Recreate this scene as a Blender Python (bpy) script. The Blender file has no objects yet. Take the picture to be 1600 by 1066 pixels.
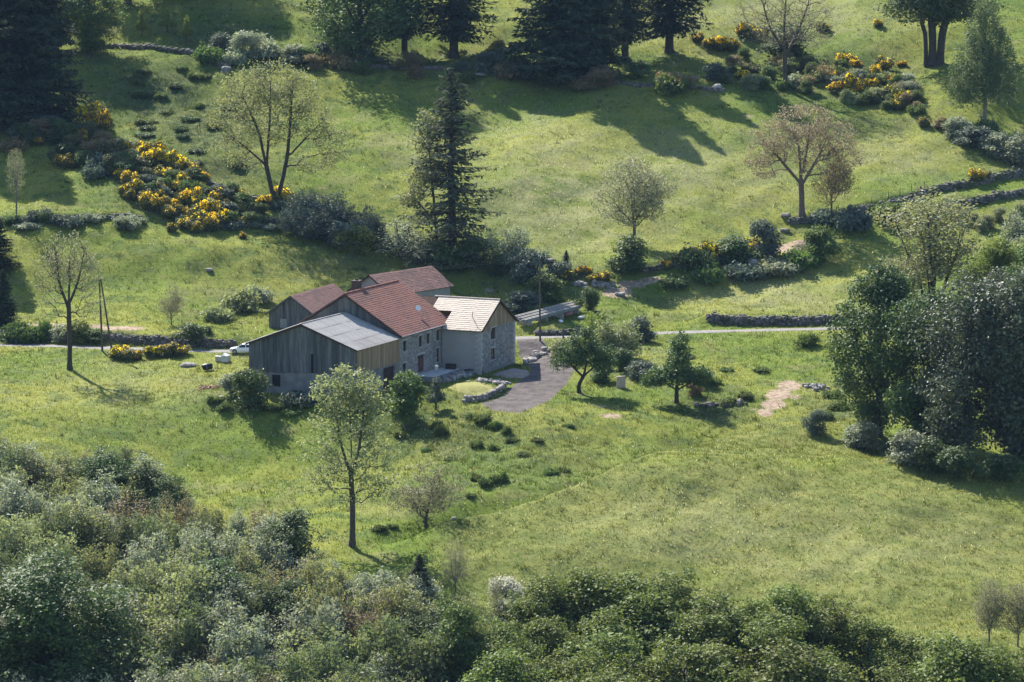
import bpy, math, random
import numpy as np
from mathutils import Vector, Matrix

# ---------------------------------------------------------------- camera, sky, sun, exposure
S = bpy.context.scene
COL = S.collection
FPX = 5500.0                       # focal length in photo pixels (1600 wide)
PITCH = math.radians(7.8)
CAM = np.array([0.0, -500.0, 76.5])
cam_d = bpy.data.cameras.new('camera')
cam_d.sensor_width = 36.0
cam_d.lens = 36.0 * FPX / 1600.0
cam_d.clip_start = 1.0
cam_d.clip_end = 6000.0
cam = bpy.data.objects.new('camera', cam_d)
cam.location = CAM
cam.rotation_euler = (math.pi / 2 - PITCH, 0, 0)
COL.objects.link(cam)
S.camera = cam

SUN_EL = math.radians(41)
SUN_AZ = math.radians(29)          # left of straight ahead: the sun stands behind the hill
world = bpy.data.worlds.new('World')
S.world = world
world.use_nodes = True
wn = world.node_tree
wn.nodes.clear()
sky = wn.nodes.new('ShaderNodeTexSky')
sky.sky_type = 'NISHITA'
sky.sun_disc = False
sky.sun_elevation = SUN_EL
sky.sun_rotation = -SUN_AZ
sky.air_density = 1.0
sky.dust_density = 0.6
sky.ozone_density = 2.5
bg = wn.nodes.new('ShaderNodeBackground')
bg.inputs['Strength'].default_value = 0.098
wo = wn.nodes.new('ShaderNodeOutputWorld')
wn.links.new(sky.outputs[0], bg.inputs[0])
wn.links.new(bg.outputs[0], wo.inputs[0])
sun_dir = Vector((-math.sin(SUN_AZ) * math.cos(SUN_EL), math.cos(SUN_AZ) * math.cos(SUN_EL), math.sin(SUN_EL)))
sl = bpy.data.lights.new('sun', 'SUN')
sl.energy = 5.0
sl.angle = math.radians(0.6)
sl.color = (1.0, 0.94, 0.84)
so = bpy.data.objects.new('sun', sl)
so.rotation_euler = sun_dir.to_track_quat('Z', 'Y').to_euler()
so.location = (0, 100, 300)
COL.objects.link(so)
S.view_settings.view_transform = 'Standard'
S.view_settings.look = 'None'
S.view_settings.gamma = 1.0
S.view_settings.use_curve_mapping = False
S.view_settings.exposure = 1.45
S.render.engine = 'CYCLES'
S.cycles.use_denoising = True
S.cycles.denoiser = 'OPENIMAGEDENOISE'
S.cycles.denoising_input_passes = 'RGB_ALBEDO_NORMAL'
S.cycles.denoising_prefilter = 'ACCURATE'
S.cycles.max_bounces = 6
S.cycles.diffuse_bounces = 3
S.cycles.transmission_bounces = 4
S.cycles.transparent_max_bounces = 4
S.cycles.volume_bounces = 0
S.cycles.sample_clamp_indirect = 4.0
S.render.filter_size = 1.6

rng = np.random.default_rng(7)
random.seed(7)

# ---------------------------------------------------------------- small helpers
def tag(o, label=None, cat=None, group=None, kind=None):
    if label: o['label'] = label
    if cat: o['category'] = cat
    if group: o['group'] = group
    if kind: o['kind'] = kind
    return o

def empty(name, loc=(0, 0, 0), rz=0.0, scale=None):
    o = bpy.data.objects.new(name, None)
    o.empty_display_size = 0.3
    o.location = loc
    o.rotation_euler = (0, 0, rz)
    if scale is not None: o.scale = scale
    COL.objects.link(o)
    return o

def np_mesh(name, verts, faces, smooth=False, attrs=None, mat_idx=None):
    """faces: (n,k) array, or list of such arrays with different k."""
    me = bpy.data.meshes.new(name)
    fl = faces if isinstance(faces, list) else [faces]
    fl = [np.asarray(x, dtype=np.int32) for x in fl if len(x)]
    verts = np.asarray(verts, dtype=np.float32)
    loops = np.concatenate([x.ravel() for x in fl])
    tot = np.concatenate([np.full(len(x), x.shape[1], dtype=np.int32) for x in fl])
    start = np.concatenate([[0], np.cumsum(tot)[:-1]]).astype(np.int32)
    me.vertices.add(len(verts)); me.vertices.foreach_set('co', verts.ravel())
    me.loops.add(len(loops)); me.loops.foreach_set('vertex_index', loops)
    me.polygons.add(len(tot))
    me.polygons.foreach_set('loop_start', start)
    me.polygons.foreach_set('loop_total', tot)
    me.polygons.foreach_set('use_smooth', np.full(len(tot), bool(smooth)))
    if mat_idx is not None: me.polygons.foreach_set('material_index', np.asarray(mat_idx, dtype=np.int32))
    me.update(calc_edges=True)
    if attrs:
        for k, (dom, arr) in attrs.items():
            a = me.attributes.new(k, 'FLOAT', dom)
            a.data.foreach_set('value', np.asarray(arr, dtype=np.float32).ravel())
    return me

def link(name, me, mat=None, parent=None):
    o = bpy.data.objects.new(name, me)
    COL.objects.link(o)
    if mat is not None:
        if len(me.materials) == 0: me.materials.append(mat)
    if parent is not None: o.parent = parent
    return o

class MB:
    """collects quads/polys into one mesh"""
    def __init__(s): s.v = []; s.f = []
    def poly(s, pts):
        n = len(s.v); s.v += [tuple(p) for p in pts]; s.f.append(list(range(n, n + len(pts))))
    def hexa(s, p):          # p: 8 points, bottom ring 0-3, top ring 4-7
        n = len(s.v); s.v += [tuple(q) for q in p]
        for f in ((3, 2, 1, 0), (4, 5, 6, 7), (0, 1, 5, 4), (1, 2, 6, 5), (2, 3, 7, 6), (3, 0, 4, 7)):
            s.f.append([n + i for i in f])
    def box(s, x0, x1, y0, y1, z0, z1):
        s.hexa([(x0, y0, z0), (x1, y0, z0), (x1, y1, z0), (x0, y1, z0), (x0, y0, z1), (x1, y0, z1), (x1, y1, z1), (x0, y1, z1)])
    def prism(s, pts, axis, a0, a1):   # polygon in 2D extruded along an axis
        def mk(u, w, a):
            return (a, u, w) if axis == 'x' else ((u, a, w) if axis == 'y' else (u, w, a))
        n = len(s.v); k = len(pts)
        s.v += [mk(u, w, a0) for u, w in pts] + [mk(u, w, a1) for u, w in pts]
        s.f.append(list(range(n + k - 1, n - 1, -1))); s.f.append(list(range(n + k, n + 2 * k)))
        for i in range(k):
            j = (i + 1) % k
            s.f.append([n + i, n + j, n + k + j, n + k + i])
    def tube(s, pts, r, k=6):
        pts = [Vector(p) for p in pts]; rs = r if hasattr(r, '__len__') else [r] * len(pts)
        rings = []
        for i, p in enumerate(pts):
            d = (pts[min(i + 1, len(pts) - 1)] - pts[max(i - 1, 0)]).normalized()
            a = d.orthogonal().normalized(); b = d.cross(a)
            n = len(s.v)
            s.v += [tuple(p + (a * math.cos(t) + b * math.sin(t)) * rs[i]) for t in [2 * math.pi * q / k for q in range(k)]]
            rings.append(n)
        for i in range(len(rings) - 1):
            for q in range(k):
                s.f.append([rings[i] + q, rings[i] + (q + 1) % k, rings[i + 1] + (q + 1) % k, rings[i + 1] + q])
        s.f.append([rings[0] + q for q in range(k)][::-1]); s.f.append([rings[-1] + q for q in range(k)])
    def build(s, name, mat, parent=None, smooth=False):
        me = bpy.data.meshes.new(name)
        me.from_pydata(s.v, [], s.f); me.validate(); me.update()
        # outward normals
        import bmesh
        bm = bmesh.new(); bm.from_mesh(me); bmesh.ops.recalc_face_normals(bm, faces=bm.faces); bm.to_mesh(me); bm.free()
        if smooth:
            for p in me.polygons: p.use_smooth = True
        return link(name, me, mat, parent)

# ---------------------------------------------------------------- materials
def new_mat(name):
    m = bpy.data.materials.new(name); m.use_nodes = True
    nt = m.node_tree; nt.nodes.clear()
    out = nt.nodes.new('ShaderNodeOutputMaterial')
    return m, nt, out

def N(nt, t, **kw):
    n = nt.nodes.new(t)
    for k, v in kw.items():
        if k in n.inputs: n.inputs[k].default_value = v
        else: setattr(n, k, v)
    return n

def mixc(nt, fac, a, b, blend='MIX'):
    n = nt.nodes.new('ShaderNodeMix'); n.data_type = 'RGBA'; n.blend_type = blend
    for sock, val in ((n.inputs['Factor'], fac), (n.inputs[6], a), (n.inputs[7], b)):
        if isinstance(val, bpy.types.NodeSocket): nt.links.new(val, sock)
        elif isinstance(val, (tuple, list)): sock.default_value = tuple(val) + ((1,) if len(val) == 3 else ())
        else: sock.default_value = val
    return n.outputs[2]

def math_n(nt, op, a, b=None, clamp=False):
    n = nt.nodes.new('ShaderNodeMath'); n.operation = op; n.use_clamp = clamp
    for i, v in enumerate((a, b)):
        if v is None: continue
        if isinstance(v, bpy.types.NodeSocket): nt.links.new(v, n.inputs[i])
        else: n.inputs[i].default_value = v
    return n.outputs[0]

def noise(nt, vec, scale, detail=3, rough=0.55):
    n = nt.nodes.new('ShaderNodeTexNoise')
    n.inputs['Scale'].default_value = scale; n.inputs['Detail'].default_value = detail; n.inputs['Roughness'].default_value = rough
    if vec is not None: nt.links.new(vec, n.inputs['Vector'])
    return n.outputs[0]

def ramp(nt, v, lo, hi):
    n = nt.nodes.new('ShaderNodeMapRange'); n.interpolation_type = 'SMOOTHSTEP'
    n.inputs[1].default_value = lo; n.inputs[2].default_value = hi
    nt.links.new(v, n.inputs[0]); return n.outputs[0]

def attr(nt, name):
    n = nt.nodes.new('ShaderNodeAttribute'); n.attribute_name = name
    return n.outputs['Fac']

def geo_pos(nt):
    return nt.nodes.new('ShaderNodeNewGeometry').outputs['Position']

def obj_pos(nt):
    return nt.nodes.new('ShaderNodeTexCoord').outputs['Object']

def simple(name, c1, c2=None, scale=2.0, rough=0.85, bump=0.0, obj_rand=0.0, coords='obj', stretch=None, spec=0.3, metal=0.0, fine=None):
    m, nt, out = new_mat(name)
    p = N(nt, 'ShaderNodeBsdfPrincipled')
    p.inputs['Roughness'].default_value = rough
    p.inputs['Specular IOR Level'].default_value = spec
    p.inputs['Metallic'].default_value = metal
    vec = obj_pos(nt) if coords == 'obj' else geo_pos(nt)
    if stretch:
        mp = nt.nodes.new('ShaderNodeMapping'); mp.inputs['Scale'].default_value = stretch
        nt.links.new(vec, mp.inputs[0]); vec = mp.outputs[0]
    nz = noise(nt, vec, scale, 5, 0.6)
    col = mixc(nt, ramp(nt, nz, 0.3, 0.7), c1, c2 or c1)
    if fine:
        col = mixc(nt, math_n(nt, 'MULTIPLY', ramp(nt, noise(nt, vec, scale * fine[0], 3), 0.45, 0.7), fine[2]), col, fine[1])
    if obj_rand:
        oi = nt.nodes.new('ShaderNodeObjectInfo')
        k = math_n(nt, 'ADD', math_n(nt, 'MULTIPLY', oi.outputs['Random'], obj_rand), 1 - obj_rand / 2)
        hs = nt.nodes.new('ShaderNodeHueSaturation'); nt.links.new(col, hs.inputs['Color']); nt.links.new(k, hs.inputs['Value'])
        col = hs.outputs[0]
    nt.links.new(col, p.inputs['Base Color'])
    if bump:
        b = nt.nodes.new('ShaderNodeBump'); b.inputs['Strength'].default_value = bump; b.inputs['Distance'].default_value = 0.05
        nt.links.new(noise(nt, vec, scale * 6, 4), b.inputs['Height']); nt.links.new(b.outputs[0], p.inputs['Normal'])
    nt.links.new(p.outputs[0], out.inputs[0])
    return m

def leaf_mat(name, c, c2=None, trans=0.38, rough=0.62, spec=0.2, ovar=0.3):
    m, nt, out = new_mat(name)
    v = attr(nt, 'v')
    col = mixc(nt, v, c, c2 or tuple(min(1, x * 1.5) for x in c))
    oi = nt.nodes.new('ShaderNodeObjectInfo')
    hs = nt.nodes.new('ShaderNodeHueSaturation')
    nt.links.new(col, hs.inputs['Color'])
    nt.links.new(math_n(nt, 'ADD', math_n(nt, 'MULTIPLY', oi.outputs['Random'], ovar), 1 - ovar / 2), hs.inputs['Value'])
    nt.links.new(math_n(nt, 'ADD', math_n(nt, 'MULTIPLY', oi.outputs['Random'], 0.03), 0.485), hs.inputs['Hue'])
    p = N(nt, 'ShaderNodeBsdfPrincipled'); p.inputs['Roughness'].default_value = rough; p.inputs['Specular IOR Level'].default_value = spec
    t = N(nt, 'ShaderNodeBsdfTranslucent')
    nt.links.new(hs.outputs[0], p.inputs['Base Color'])
    nt.links.new(mixc(nt, 0.6, hs.outputs[0], (1.0, 1.0, 0.35), 'MULTIPLY'), t.inputs['Color'])
    mx = N(nt, 'ShaderNodeMixShader'); mx.inputs[0].default_value = trans
    nt.links.new(p.outputs[0], mx.inputs[1]); nt.links.new(t.outputs[0], mx.inputs[2])
    nt.links.new(mx.outputs[0], out.inputs[0])
    return m

M = {}
M['bark'] = simple('bark', (.055, .045, .035), (.10, .085, .07), 3, bump=.4, obj_rand=.3)
M['bark_grey'] = simple('bark_grey', (.11, .10, .085), (.18, .165, .14), 3, bump=.4, obj_rand=.3)
M['bark_dark'] = simple('bark_dark', (.03, .026, .022), (.06, .05, .042), 3, bump=.4, obj_rand=.3)
M['bark_pink'] = simple('bark_pink', (.10, .07, .06), (.16, .12, .10), 3, bump=.4, obj_rand=.3)
M['leaf_dark'] = leaf_mat('leaf_dark', (0.049, 0.084, 0.031), (0.105, 0.154, 0.056), .30, .6, .25)
M['leaf_mid'] = leaf_mat('leaf_mid', (0.077, 0.126, 0.035), (0.140, 0.203, 0.063), .36)
M['leaf_oak'] = leaf_mat('leaf_oak', (.100, .138, .034), (.195, .235, .068), .34, ovar=.35)
M['leaf_pale'] = leaf_mat('leaf_pale', (.185, .21, .095), (.32, .345, .18), .42)
M['leaf_ash'] = leaf_mat('leaf_ash', (.165, .195, .095), (.33, .355, .20), .40, .6, .25)
M['leaf_grey'] = leaf_mat('leaf_grey', (.165, .198, .138), (.36, .39, .30), .36, .6, .25)
M['leaf_bluegrey'] = leaf_mat('leaf_bluegrey', (0.070, 0.098, 0.077), (0.140, 0.175, 0.140), .25)
M['leaf_lime'] = leaf_mat('leaf_lime', (0.140, 0.196, 0.042), (0.238, 0.294, 0.077), .42)
M['leaf_brown'] = leaf_mat('leaf_brown', (0.182, 0.140, 0.077), (0.280, 0.231, 0.126), .3)
M['leaf_pink'] = leaf_mat('leaf_pink', (0.215, 0.172, 0.130), (0.36, 0.295, 0.225), .35)
M['leaf_sparse'] = leaf_mat('leaf_sparse', (0.182, 0.182, 0.119), (0.350, 0.350, 0.238), .35)
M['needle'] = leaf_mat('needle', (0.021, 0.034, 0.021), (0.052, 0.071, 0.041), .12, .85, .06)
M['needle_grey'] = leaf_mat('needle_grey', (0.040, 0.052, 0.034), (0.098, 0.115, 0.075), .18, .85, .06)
M['leaf_birch'] = leaf_mat('leaf_birch', (0.070, 0.105, 0.045), (0.154, 0.196, 0.091), .3)
M['broom_green'] = leaf_mat('broom_green', (0.070, 0.084, 0.035), (0.140, 0.147, 0.063), .2)
M['broom_flower'] = leaf_mat('broom_flower', (.88, .58, .012), (.97, .76, .04), .5, ovar=.2)
M['leaf_weed'] = leaf_mat('leaf_weed', (.072, .105, .034), (.135, .172, .06), .4)
M['leaf_cream'] = leaf_mat('leaf_cream', (.20, .225, .11), (.36, .38, .22), .42)
M['leaf_hazel'] = leaf_mat('leaf_hazel', (.088, .118, .055), (.185, .22, .115), .38)
M['leaf_silver'] = leaf_mat('leaf_silver', (.042, .062, .038), (.135, .165, .115), .3, .55, .3)
M['blossom'] = leaf_mat('blossom', (0.420, 0.420, 0.360), (0.650, 0.650, 0.580), .35)

# ---------------------------------------------------------------- terrain
Fv = np.array([0, math.cos(PITCH), -math.sin(PITCH)]); Uv = np.array([0, math.sin(PITCH), math.cos(PITCH)])
def ray(px, py):
    return Fv + np.array([1.0, 0, 0]) * (px - 800) / FPX + Uv * (533 - py) / FPX
def project(X, Y, Z):
    dx = X - CAM[0]; dy = Y - CAM[1]; dz = Z - CAM[2]
    w = dy * Fv[1] + dz * Fv[2]
    w = np.where(np.abs(w) < 1, 1, w)
    return 800 + FPX * dx / w, 533 - FPX * (dy * Uv[1] + dz * Uv[2]) / w, w

_ky = [-900, -520, -500, -280, -240, -190, -150, -110, -90, -75, -15, 0, 40, 52, 80, 200, 400, 700, 1500]
_ks = [0, 0, -.4617, -.4617, 0, .20, .24, .20, .16, .12, .12, .10, .06, .12, .27, .28, .22, .0, .0]
_ty = np.arange(-900, 1501, 1.0)
_tz = np.cumsum(np.interp(_ty, _ky, _ks)); _tz -= np.interp(15, _ty, _tz)
_w = np.random.default_rng(3)
_WV = [(_w.uniform(0, 2 * math.pi), 2 * math.pi / wl, _w.uniform(0, 6.28), a)
       for wl, a in [(95, .9), (70, .6), (45, .35), (31, .25), (21, .16), (14, .10), (9, .06), (6.3, .05), (4.1, .035)] for _ in range(2)]
TH = math.radians(24.5)
O_H = np.array([-22.22, -2.85, 0.0])
G_H = np.array([math.cos(TH), -math.sin(TH)]); L_H = np.array([math.sin(TH), math.cos(TH)])
def sstep(a, b, x):
    t = np.clip((x - a) / (b - a), 0, 1); return t * t * (3 - 2 * t)

def terr0(X, Y):
    X = np.asarray(X, float); Y = np.asarray(Y, float)
    z = np.interp(Y, _ty, _tz)
    un = np.zeros_like(z)
    for a, k, ph, am in _WV:
        un = un + am * np.sin((X * math.cos(a) + Y * math.sin(a)) * k + ph)
    fade = 1 - sstep(150, 400, np.abs(X)) * 0.0
    z = z + un * fade * (1 - .8 * np.exp(-((Y - 12) / 22) ** 2))
    # swelling of the lower hay field and the little ditch below the farm
    z = z + 2.2 * np.exp(-((X - 38) / 34) ** 2 - ((Y + 48) / 20) ** 2)
    z = z + 2.0 * np.exp(-((X - 75) / 30) ** 2 - ((Y + 45) / 30) ** 2)
    # house platform
    gx = (X - O_H[0]) * G_H[0] + (Y - O_H[1]) * G_H[1]; ly = (X - O_H[0]) * L_H[0] + (Y - O_H[1]) * L_H[1]
    m = sstep(-30, -21, gx) * (1 - sstep(7.5, 13, gx)) * sstep(-12, -2, ly) * (1 - sstep(40.5, 50, ly))
    pad = np.clip(.0 + .008 * ly, 0, .35) + .9 * sstep(-8, -19, gx) * sstep(2, 14, ly)
    return z * (1 - m) + pad * m

TERR_MODS = []
def terr(X, Y):
    z = terr0(X, Y)
    for fn in TERR_MODS: z = fn(np.asarray(X, float), np.asarray(Y, float), z)
    return z

def hit(px, py, fn=None):
    fn = fn or terr
    r = ray(px, py)
    t = np.arange(180, 1600, 1.0)
    P = CAM[None, :] + r[None, :] * t[:, None]
    d = P[:, 2] - fn(P[:, 0], P[:, 1])
    i = int(np.argmax(d < 0))
    if d[i] >= 0: i = len(t) - 1
    a, b = t[max(i - 1, 0)], t[i]
    for _ in range(18):
        c = (a + b) / 2; Q = CAM + r * c
        if Q[2] < float(fn(Q[0], Q[1])): b = c
        else: a = c
    Q = CAM + r * b
    Q[2] = float(fn(Q[0], Q[1]))
    return Q
def pxm(P):      # photo pixels per metre at a point
    return FPX / float((np.asarray(P) - CAM) @ Fv)

def polydist(X, Y, pts):
    """distance to polyline, signed side (+ uphill/left of direction), param"""
    best = np.full(np.shape(X), 1e9); side = np.zeros(np.shape(X)); zz = np.zeros(np.shape(X)); ends = np.zeros(np.shape(X))
    for i in range(len(pts) - 1):
        a = pts[i]; b = pts[i + 1]
        dx, dy = b[0] - a[0], b[1] - a[1]; L2 = dx * dx + dy * dy
        tr = ((X - a[0]) * dx + (Y - a[1]) * dy) / L2
        t = np.clip(tr, 0, 1)
        d = np.hypot(X - a[0] - t * dx, Y - a[1] - t * dy)
        s = np.sign(dx * (Y - a[1]) - dy * (X - a[0]))
        u = d < best
        best = np.where(u, d, best); side = np.where(u, s, side); zz = np.where(u, a[2] + t * (b[2] - a[2]), zz)
    return best, side, zz

def resample(P, step):
    P = np.asarray(P, float); d = np.concatenate([[0], np.cumsum(np.linalg.norm(np.diff(P[:, :2], axis=0), axis=1))])
    n = max(2, int(d[-1] / step) + 1); t = np.linspace(0, d[-1], n)
    return np.stack([np.interp(t, d, P[:, k]) for k in range(3)], 1)

def smooth_line(P, it=6):
    P = P.copy()
    for _ in range(it):
        P[1:-1] = .25 * P[:-2] + .5 * P[1:-1] + .25 * P[2:]
    return P

ROAD_PX = [(-260, 541), (-60, 539), (0, 538), (120, 542), (250, 547), (330, 550), (400, 552), (470, 546), (560, 538), (650, 533), (730, 530), (810, 529), (900, 526), (1000, 521), (1100, 518), (1230, 516), (1320, 513), (1400, 511), (1700, 506), (1900, 503)]
ROAD = smooth_line(resample([hit(x, y, terr0) for x, y in ROAD_PX], 3.0), 16)
def mod_road(X, Y, z):
    d, s, zz = polydist(X, Y, ROAD)
    w = 1 - sstep(1.9, 5.0, d)
    return z * (1 - w) + zz * w
TERR_MODS.append(mod_road)

def terrace(px_pts, h, decay, z_extra=0):
    P = resample([hit(x, y) for x, y in px_pts], 3.0)
    P = smooth_line(P, 4)
    x0, x1 = P[:, 0].min(), P[:, 0].max()
    def fn(X, Y, z, P=P, h=h, decay=decay):
        d, s, zz = polydist(X, Y, P)
        up = np.where(s > 0, d, -d)
        endf = sstep(x0 - 4, x0 + 1, X) * (1 - sstep(x1 - 1, x1 + 4, X))
        return z + h * endf * sstep(-.1, .5, up) * np.exp(-np.maximum(up - .5, 0) / decay)
    TERR_MODS.append(fn)
    return P
_kn = smooth_line(resample([hit(x, y) for x, y in [(545, 858), (640, 836), (760, 806), (860, 776), (960, 748), (1040, 716), (1120, 693), (1220, 678), (1300, 672), (1390, 684)]], 3.0), 6)
def mod_knoll(X, Y, z, P=_kn):
    d, s, zz = polydist(X, Y, P)
    up = np.where(s > 0, d, -d); x0, x1 = P[0, 0], P[-1, 0]
    e = sstep(x0, x0 + 14, X) * (1 - sstep(x1 - 14, x1, X))
    return z + e * (2.5 * sstep(0, 5, -up) * np.exp(-(np.minimum(up, 0) / 20) ** 2) - .7 * np.exp(-((up - 1) / 2.5) ** 2))
TERR_MODS.append(mod_knoll)
W_ROADL = terrace([(-120, 530), (0, 530), (120, 534), (250, 539), (365, 543)], 1.2, 16)
W_ROADR = terrace([(1108, 505), (1160, 508), (1240, 510), (1330, 507), (1420, 504)], 1.3, 10)
W_FIELD1 = terrace([(1235, 350), (1330, 340), (1400, 322), (1480, 304), (1540, 290), (1640, 270)], 1.1, 9)
W_FIELD2 = terrace([(1480, 330), (1530, 318), (1640, 300)], 1.1, 8)
W_TRACK = terrace([(1040, 447), (1120, 437), (1200, 425), (1290, 405)], .9, 8)
W_UP = terrace([(960, 420), (1030, 424), (1120, 418), (1200, 398)], 1.2, 9)
W_MID = terrace([(-100, 352), (0, 350), (100, 347), (220, 344)], .9, 9)

# masks painted on the ground from what grows or lies there
def blobs(PX, PY, L):
    r = np.zeros(np.shape(PX))
    for x, y, rx, ry, w in L:
        r = np.maximum(r, w * np.exp(-(((PX - x) / rx) ** 2 + ((PY - y) / ry) ** 2)))
    return r
DRY = [(900, 310, 160, 80, 1), (1060, 270, 170, 60, .8), (850, 220, 120, 50, .6), (1200, 460, 130, 30, .8), (1400, 240, 110, 40, .6), (1030, 35, 120, 30, .8),
       (1240, 20, 160, 40, .8), (1100, 830, 200, 70, .55), (1350, 850, 260, 60, .45), (660, 230, 60, 40, .5), (220, 600, 160, 50, .35), (1000, 560, 60, 30, .4), (1240, 880, 200, 40, .4)]
ROUGH = [(250, 150, 110, 60, 1.0), (320, 200, 110, 70, 1.0), (340, 262, 90, 45, .9), (700, 560, 40, 10, .4), (720, 680, 130, 60, .7), (850, 720, 100, 50, .6), (1120, 640, 60, 30, .7), (250, 300, 120, 40, .7),
         (430, 480, 80, 25, .5), (340, 620, 60, 25, .6), (1300, 640, 60, 30, .6), (560, 410, 160, 30, .6), (850, 440, 80, 40, .7), (1280, 120, 140, 40, .7), (1090, 730, 130, 40, .4), (340, 60, 100, 40, .8), (600, 100, 300, 15, .7)]
DIRT = [(1234, 603, 22, 9, 1.1), (1216, 617, 22, 10, 1.1), (1208, 632, 22, 9, 1.0), (1196, 645, 16, 8, .9), (1180, 640, 20, 5, .5), (1245, 620, 14, 10, .6), (965, 458, 26, 9, 1.1), (990, 444, 30, 6, 1.2), (1020, 436, 24, 4, .9), (1225, 388, 30, 8, 1.1), (1250, 380, 22, 6, .9), (90, 510, 85, 5, 1.2), (190, 513, 45, 4, 1.0), (955, 650, 30, 6, .7), (860, 640, 14, 6, .5),
        (1170, 182, 22, 8, .5), (1445, 165, 18, 10, .5), (380, 505, 40, 5, .5), (700, 465, 18, 6, .6), (765, 455, 18, 8, .6), (940, 635, 18, 5, .5), (910, 620, 40, 6, .3), (1270, 610, 30, 6, .5), (310, 570, 12, 5, .5)]
GRAVEL_POLY = [(806, 528), (848, 528), (856, 548), (884, 560), (898, 578), (884, 602), (856, 628), (812, 646), (768, 641), (752, 630), (784, 620), (808, 598), (832, 578), (815, 562)]
def in_poly(PX, PY, poly):
    ins = np.zeros(np.shape(PX), bool); n = len(poly)
    for i in range(n):
        x0, y0 = poly[i]; x1, y1 = poly[(i + 1) % n]
        if y0 == y1: continue
        c = ((y0 > PY) != (y1 > PY)) & (PX < (x1 - x0) * (PY - y0) / (y1 - y0) + x0)
        ins ^= c
    return ins
def poly_soft(PX, PY, poly, w):
    d = np.full(np.shape(PX), 1e9); n = len(poly)
    for i in range(n):
        x0, y0 = poly[i]; x1, y1 = poly[(i + 1) % n]
        dx, dy = x1 - x0, y1 - y0
        t = np.clip(((PX - x0) * dx + (PY - y0) * dy) / (dx * dx + dy * dy), 0, 1)
        d = np.minimum(d, np.hypot(PX - x0 - t * dx, PY - y0 - t * dy))
    d = np.where(in_poly(PX, PY, poly), d, -d)
    return np.clip(.5 + d / (2 * w), 0, 1)
def hay_mask(X, Y):
    d, s, zz = polydist(X, Y, _kn)
    return np.where(s < 0, sstep(.5, 2.5, d), 0) * sstep(_kn[0, 0] + 8, _kn[0, 0] + 14, X) * sstep(-130, -120, Y)
def masks(X, Y, Z):
    PX, PY, w = project(X, Y, Z)
    return dict(dry=blobs(PX, PY, DRY), rough=blobs(PX, PY, ROUGH), dirt=blobs(PX, PY, DIRT), gravel=poly_soft(PX, PY, GRAVEL_POLY, 4.0), hay=hay_mask(X, Y))

def grass_color(nt, blades):
    pos = geo_pos(nt)
    n1 = noise(nt, pos, .035, 4); n2 = noise(nt, pos, .22, 4, .65); n3 = noise(nt, pos, 1.1, 3, .7)
    col = mixc(nt, ramp(nt, n1, .35, .65), (.108, .154, .026), (.200, .212, .046))
    col = mixc(nt, math_n(nt, 'MULTIPLY', ramp(nt, n2, .47, .62), .75), col, (.068, .108, .030))
    n4 = noise(nt, pos, .11, 5, .7)
    col = mixc(nt, math_n(nt, 'MULTIPLY', ramp(nt, n4, .52, .66), .5), col, (.215, .205, .075))
    rough = attr(nt, 'rough')
    col = mixc(nt, math_n(nt, 'MULTIPLY', rough, math_n(nt, 'ADD', .5, math_n(nt, 'MULTIPLY', ramp(nt, n3, .35, .6), .5))), col, (.046, .064, .031))
    hay = attr(nt, 'hay')
    col = mixc(nt, math_n(nt, 'MULTIPLY', hay, .85), col, mixc(nt, ramp(nt, noise(nt, pos, .30, 5, .7), .36, .64), (.098, .124, .034), (.178, .186, .054)))
    col = mixc(nt, math_n(nt, 'MULTIPLY', hay, math_n(nt, 'MULTIPLY', ramp(nt, noise(nt, pos, .055, 4, .6), .54, .66), .55)), col, (.17, .205, .035))
    dry = attr(nt, 'dry')
    col = mixc(nt, math_n(nt, 'MULTIPLY', dry, math_n(nt, 'MULTIPLY', ramp(nt, n2, .28, .58), .85)), col, (.28, .275, .13))
    col = mixc(nt, math_n(nt, 'MULTIPLY', ramp(nt, noise(nt, pos, .5, 3), .58, .72), .35), col, (.22, .19, .085))
    return col, pos, n3

def grass_material():
    m, nt, out = new_mat('meadow_grass')
    col, pos, n3 = grass_color(nt, False)
    col = mixc(nt, math_n(nt, 'MULTIPLY', ramp(nt, noise(nt, pos, 2.6, 3, .75), .45, .7), .5), col, (.045, .065, .02))
    edge = math_n(nt, 'MULTIPLY', math_n(nt, 'SUBTRACT', noise(nt, pos, .7, 6, .75), .5), 2.2)
    dirt = ramp(nt, math_n(nt, 'MULTIPLY', attr(nt, 'dirt'), math_n(nt, 'ADD', 1.0, edge)), .38, .62)
    col = mixc(nt, dirt, col, mixc(nt, ramp(nt, noise(nt, pos, 1.5, 5), .35, .65), (.21, .155, .11), (.34, .27, .20)))
    grav = ramp(nt, math_n(nt, 'ADD', attr(nt, 'gravel'), math_n(nt, 'MULTIPLY', edge, .55)), .32, .62)
    gcol = mixc(nt, ramp(nt, noise(nt, pos, .6, 5, .7), .35, .65), (.070, .062, .061), (.125, .108, .103))
    gcol = mixc(nt, math_n(nt, 'MULTIPLY', ramp(nt, noise(nt, pos, 9, 3), .5, .7), .5), gcol, (.20, .18, .17))
    col = mixc(nt, grav, col, gcol)
    p = N(nt, 'ShaderNodeBsdfPrincipled'); p.inputs['Roughness'].default_value = 1; p.inputs['Specular IOR Level'].default_value = .05
    nt.links.new(col, p.inputs['Base Color'])
    b = nt.nodes.new('ShaderNodeBump'); b.inputs['Strength'].default_value = .7; b.inputs['Distance'].default_value = .25
    h = math_n(nt, 'ADD', noise(nt, pos, 1.6, 5, .7), math_n(nt, 'MULTIPLY', noise(nt, pos, 6, 3, .7), .4))
    nt.links.new(h, b.inputs['Height']); nt.links.new(b.outputs[0], p.inputs['Normal'])
    nt.links.new(p.outputs[0], out.inputs[0])
    return m
M['ground'] = grass_material()
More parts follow.
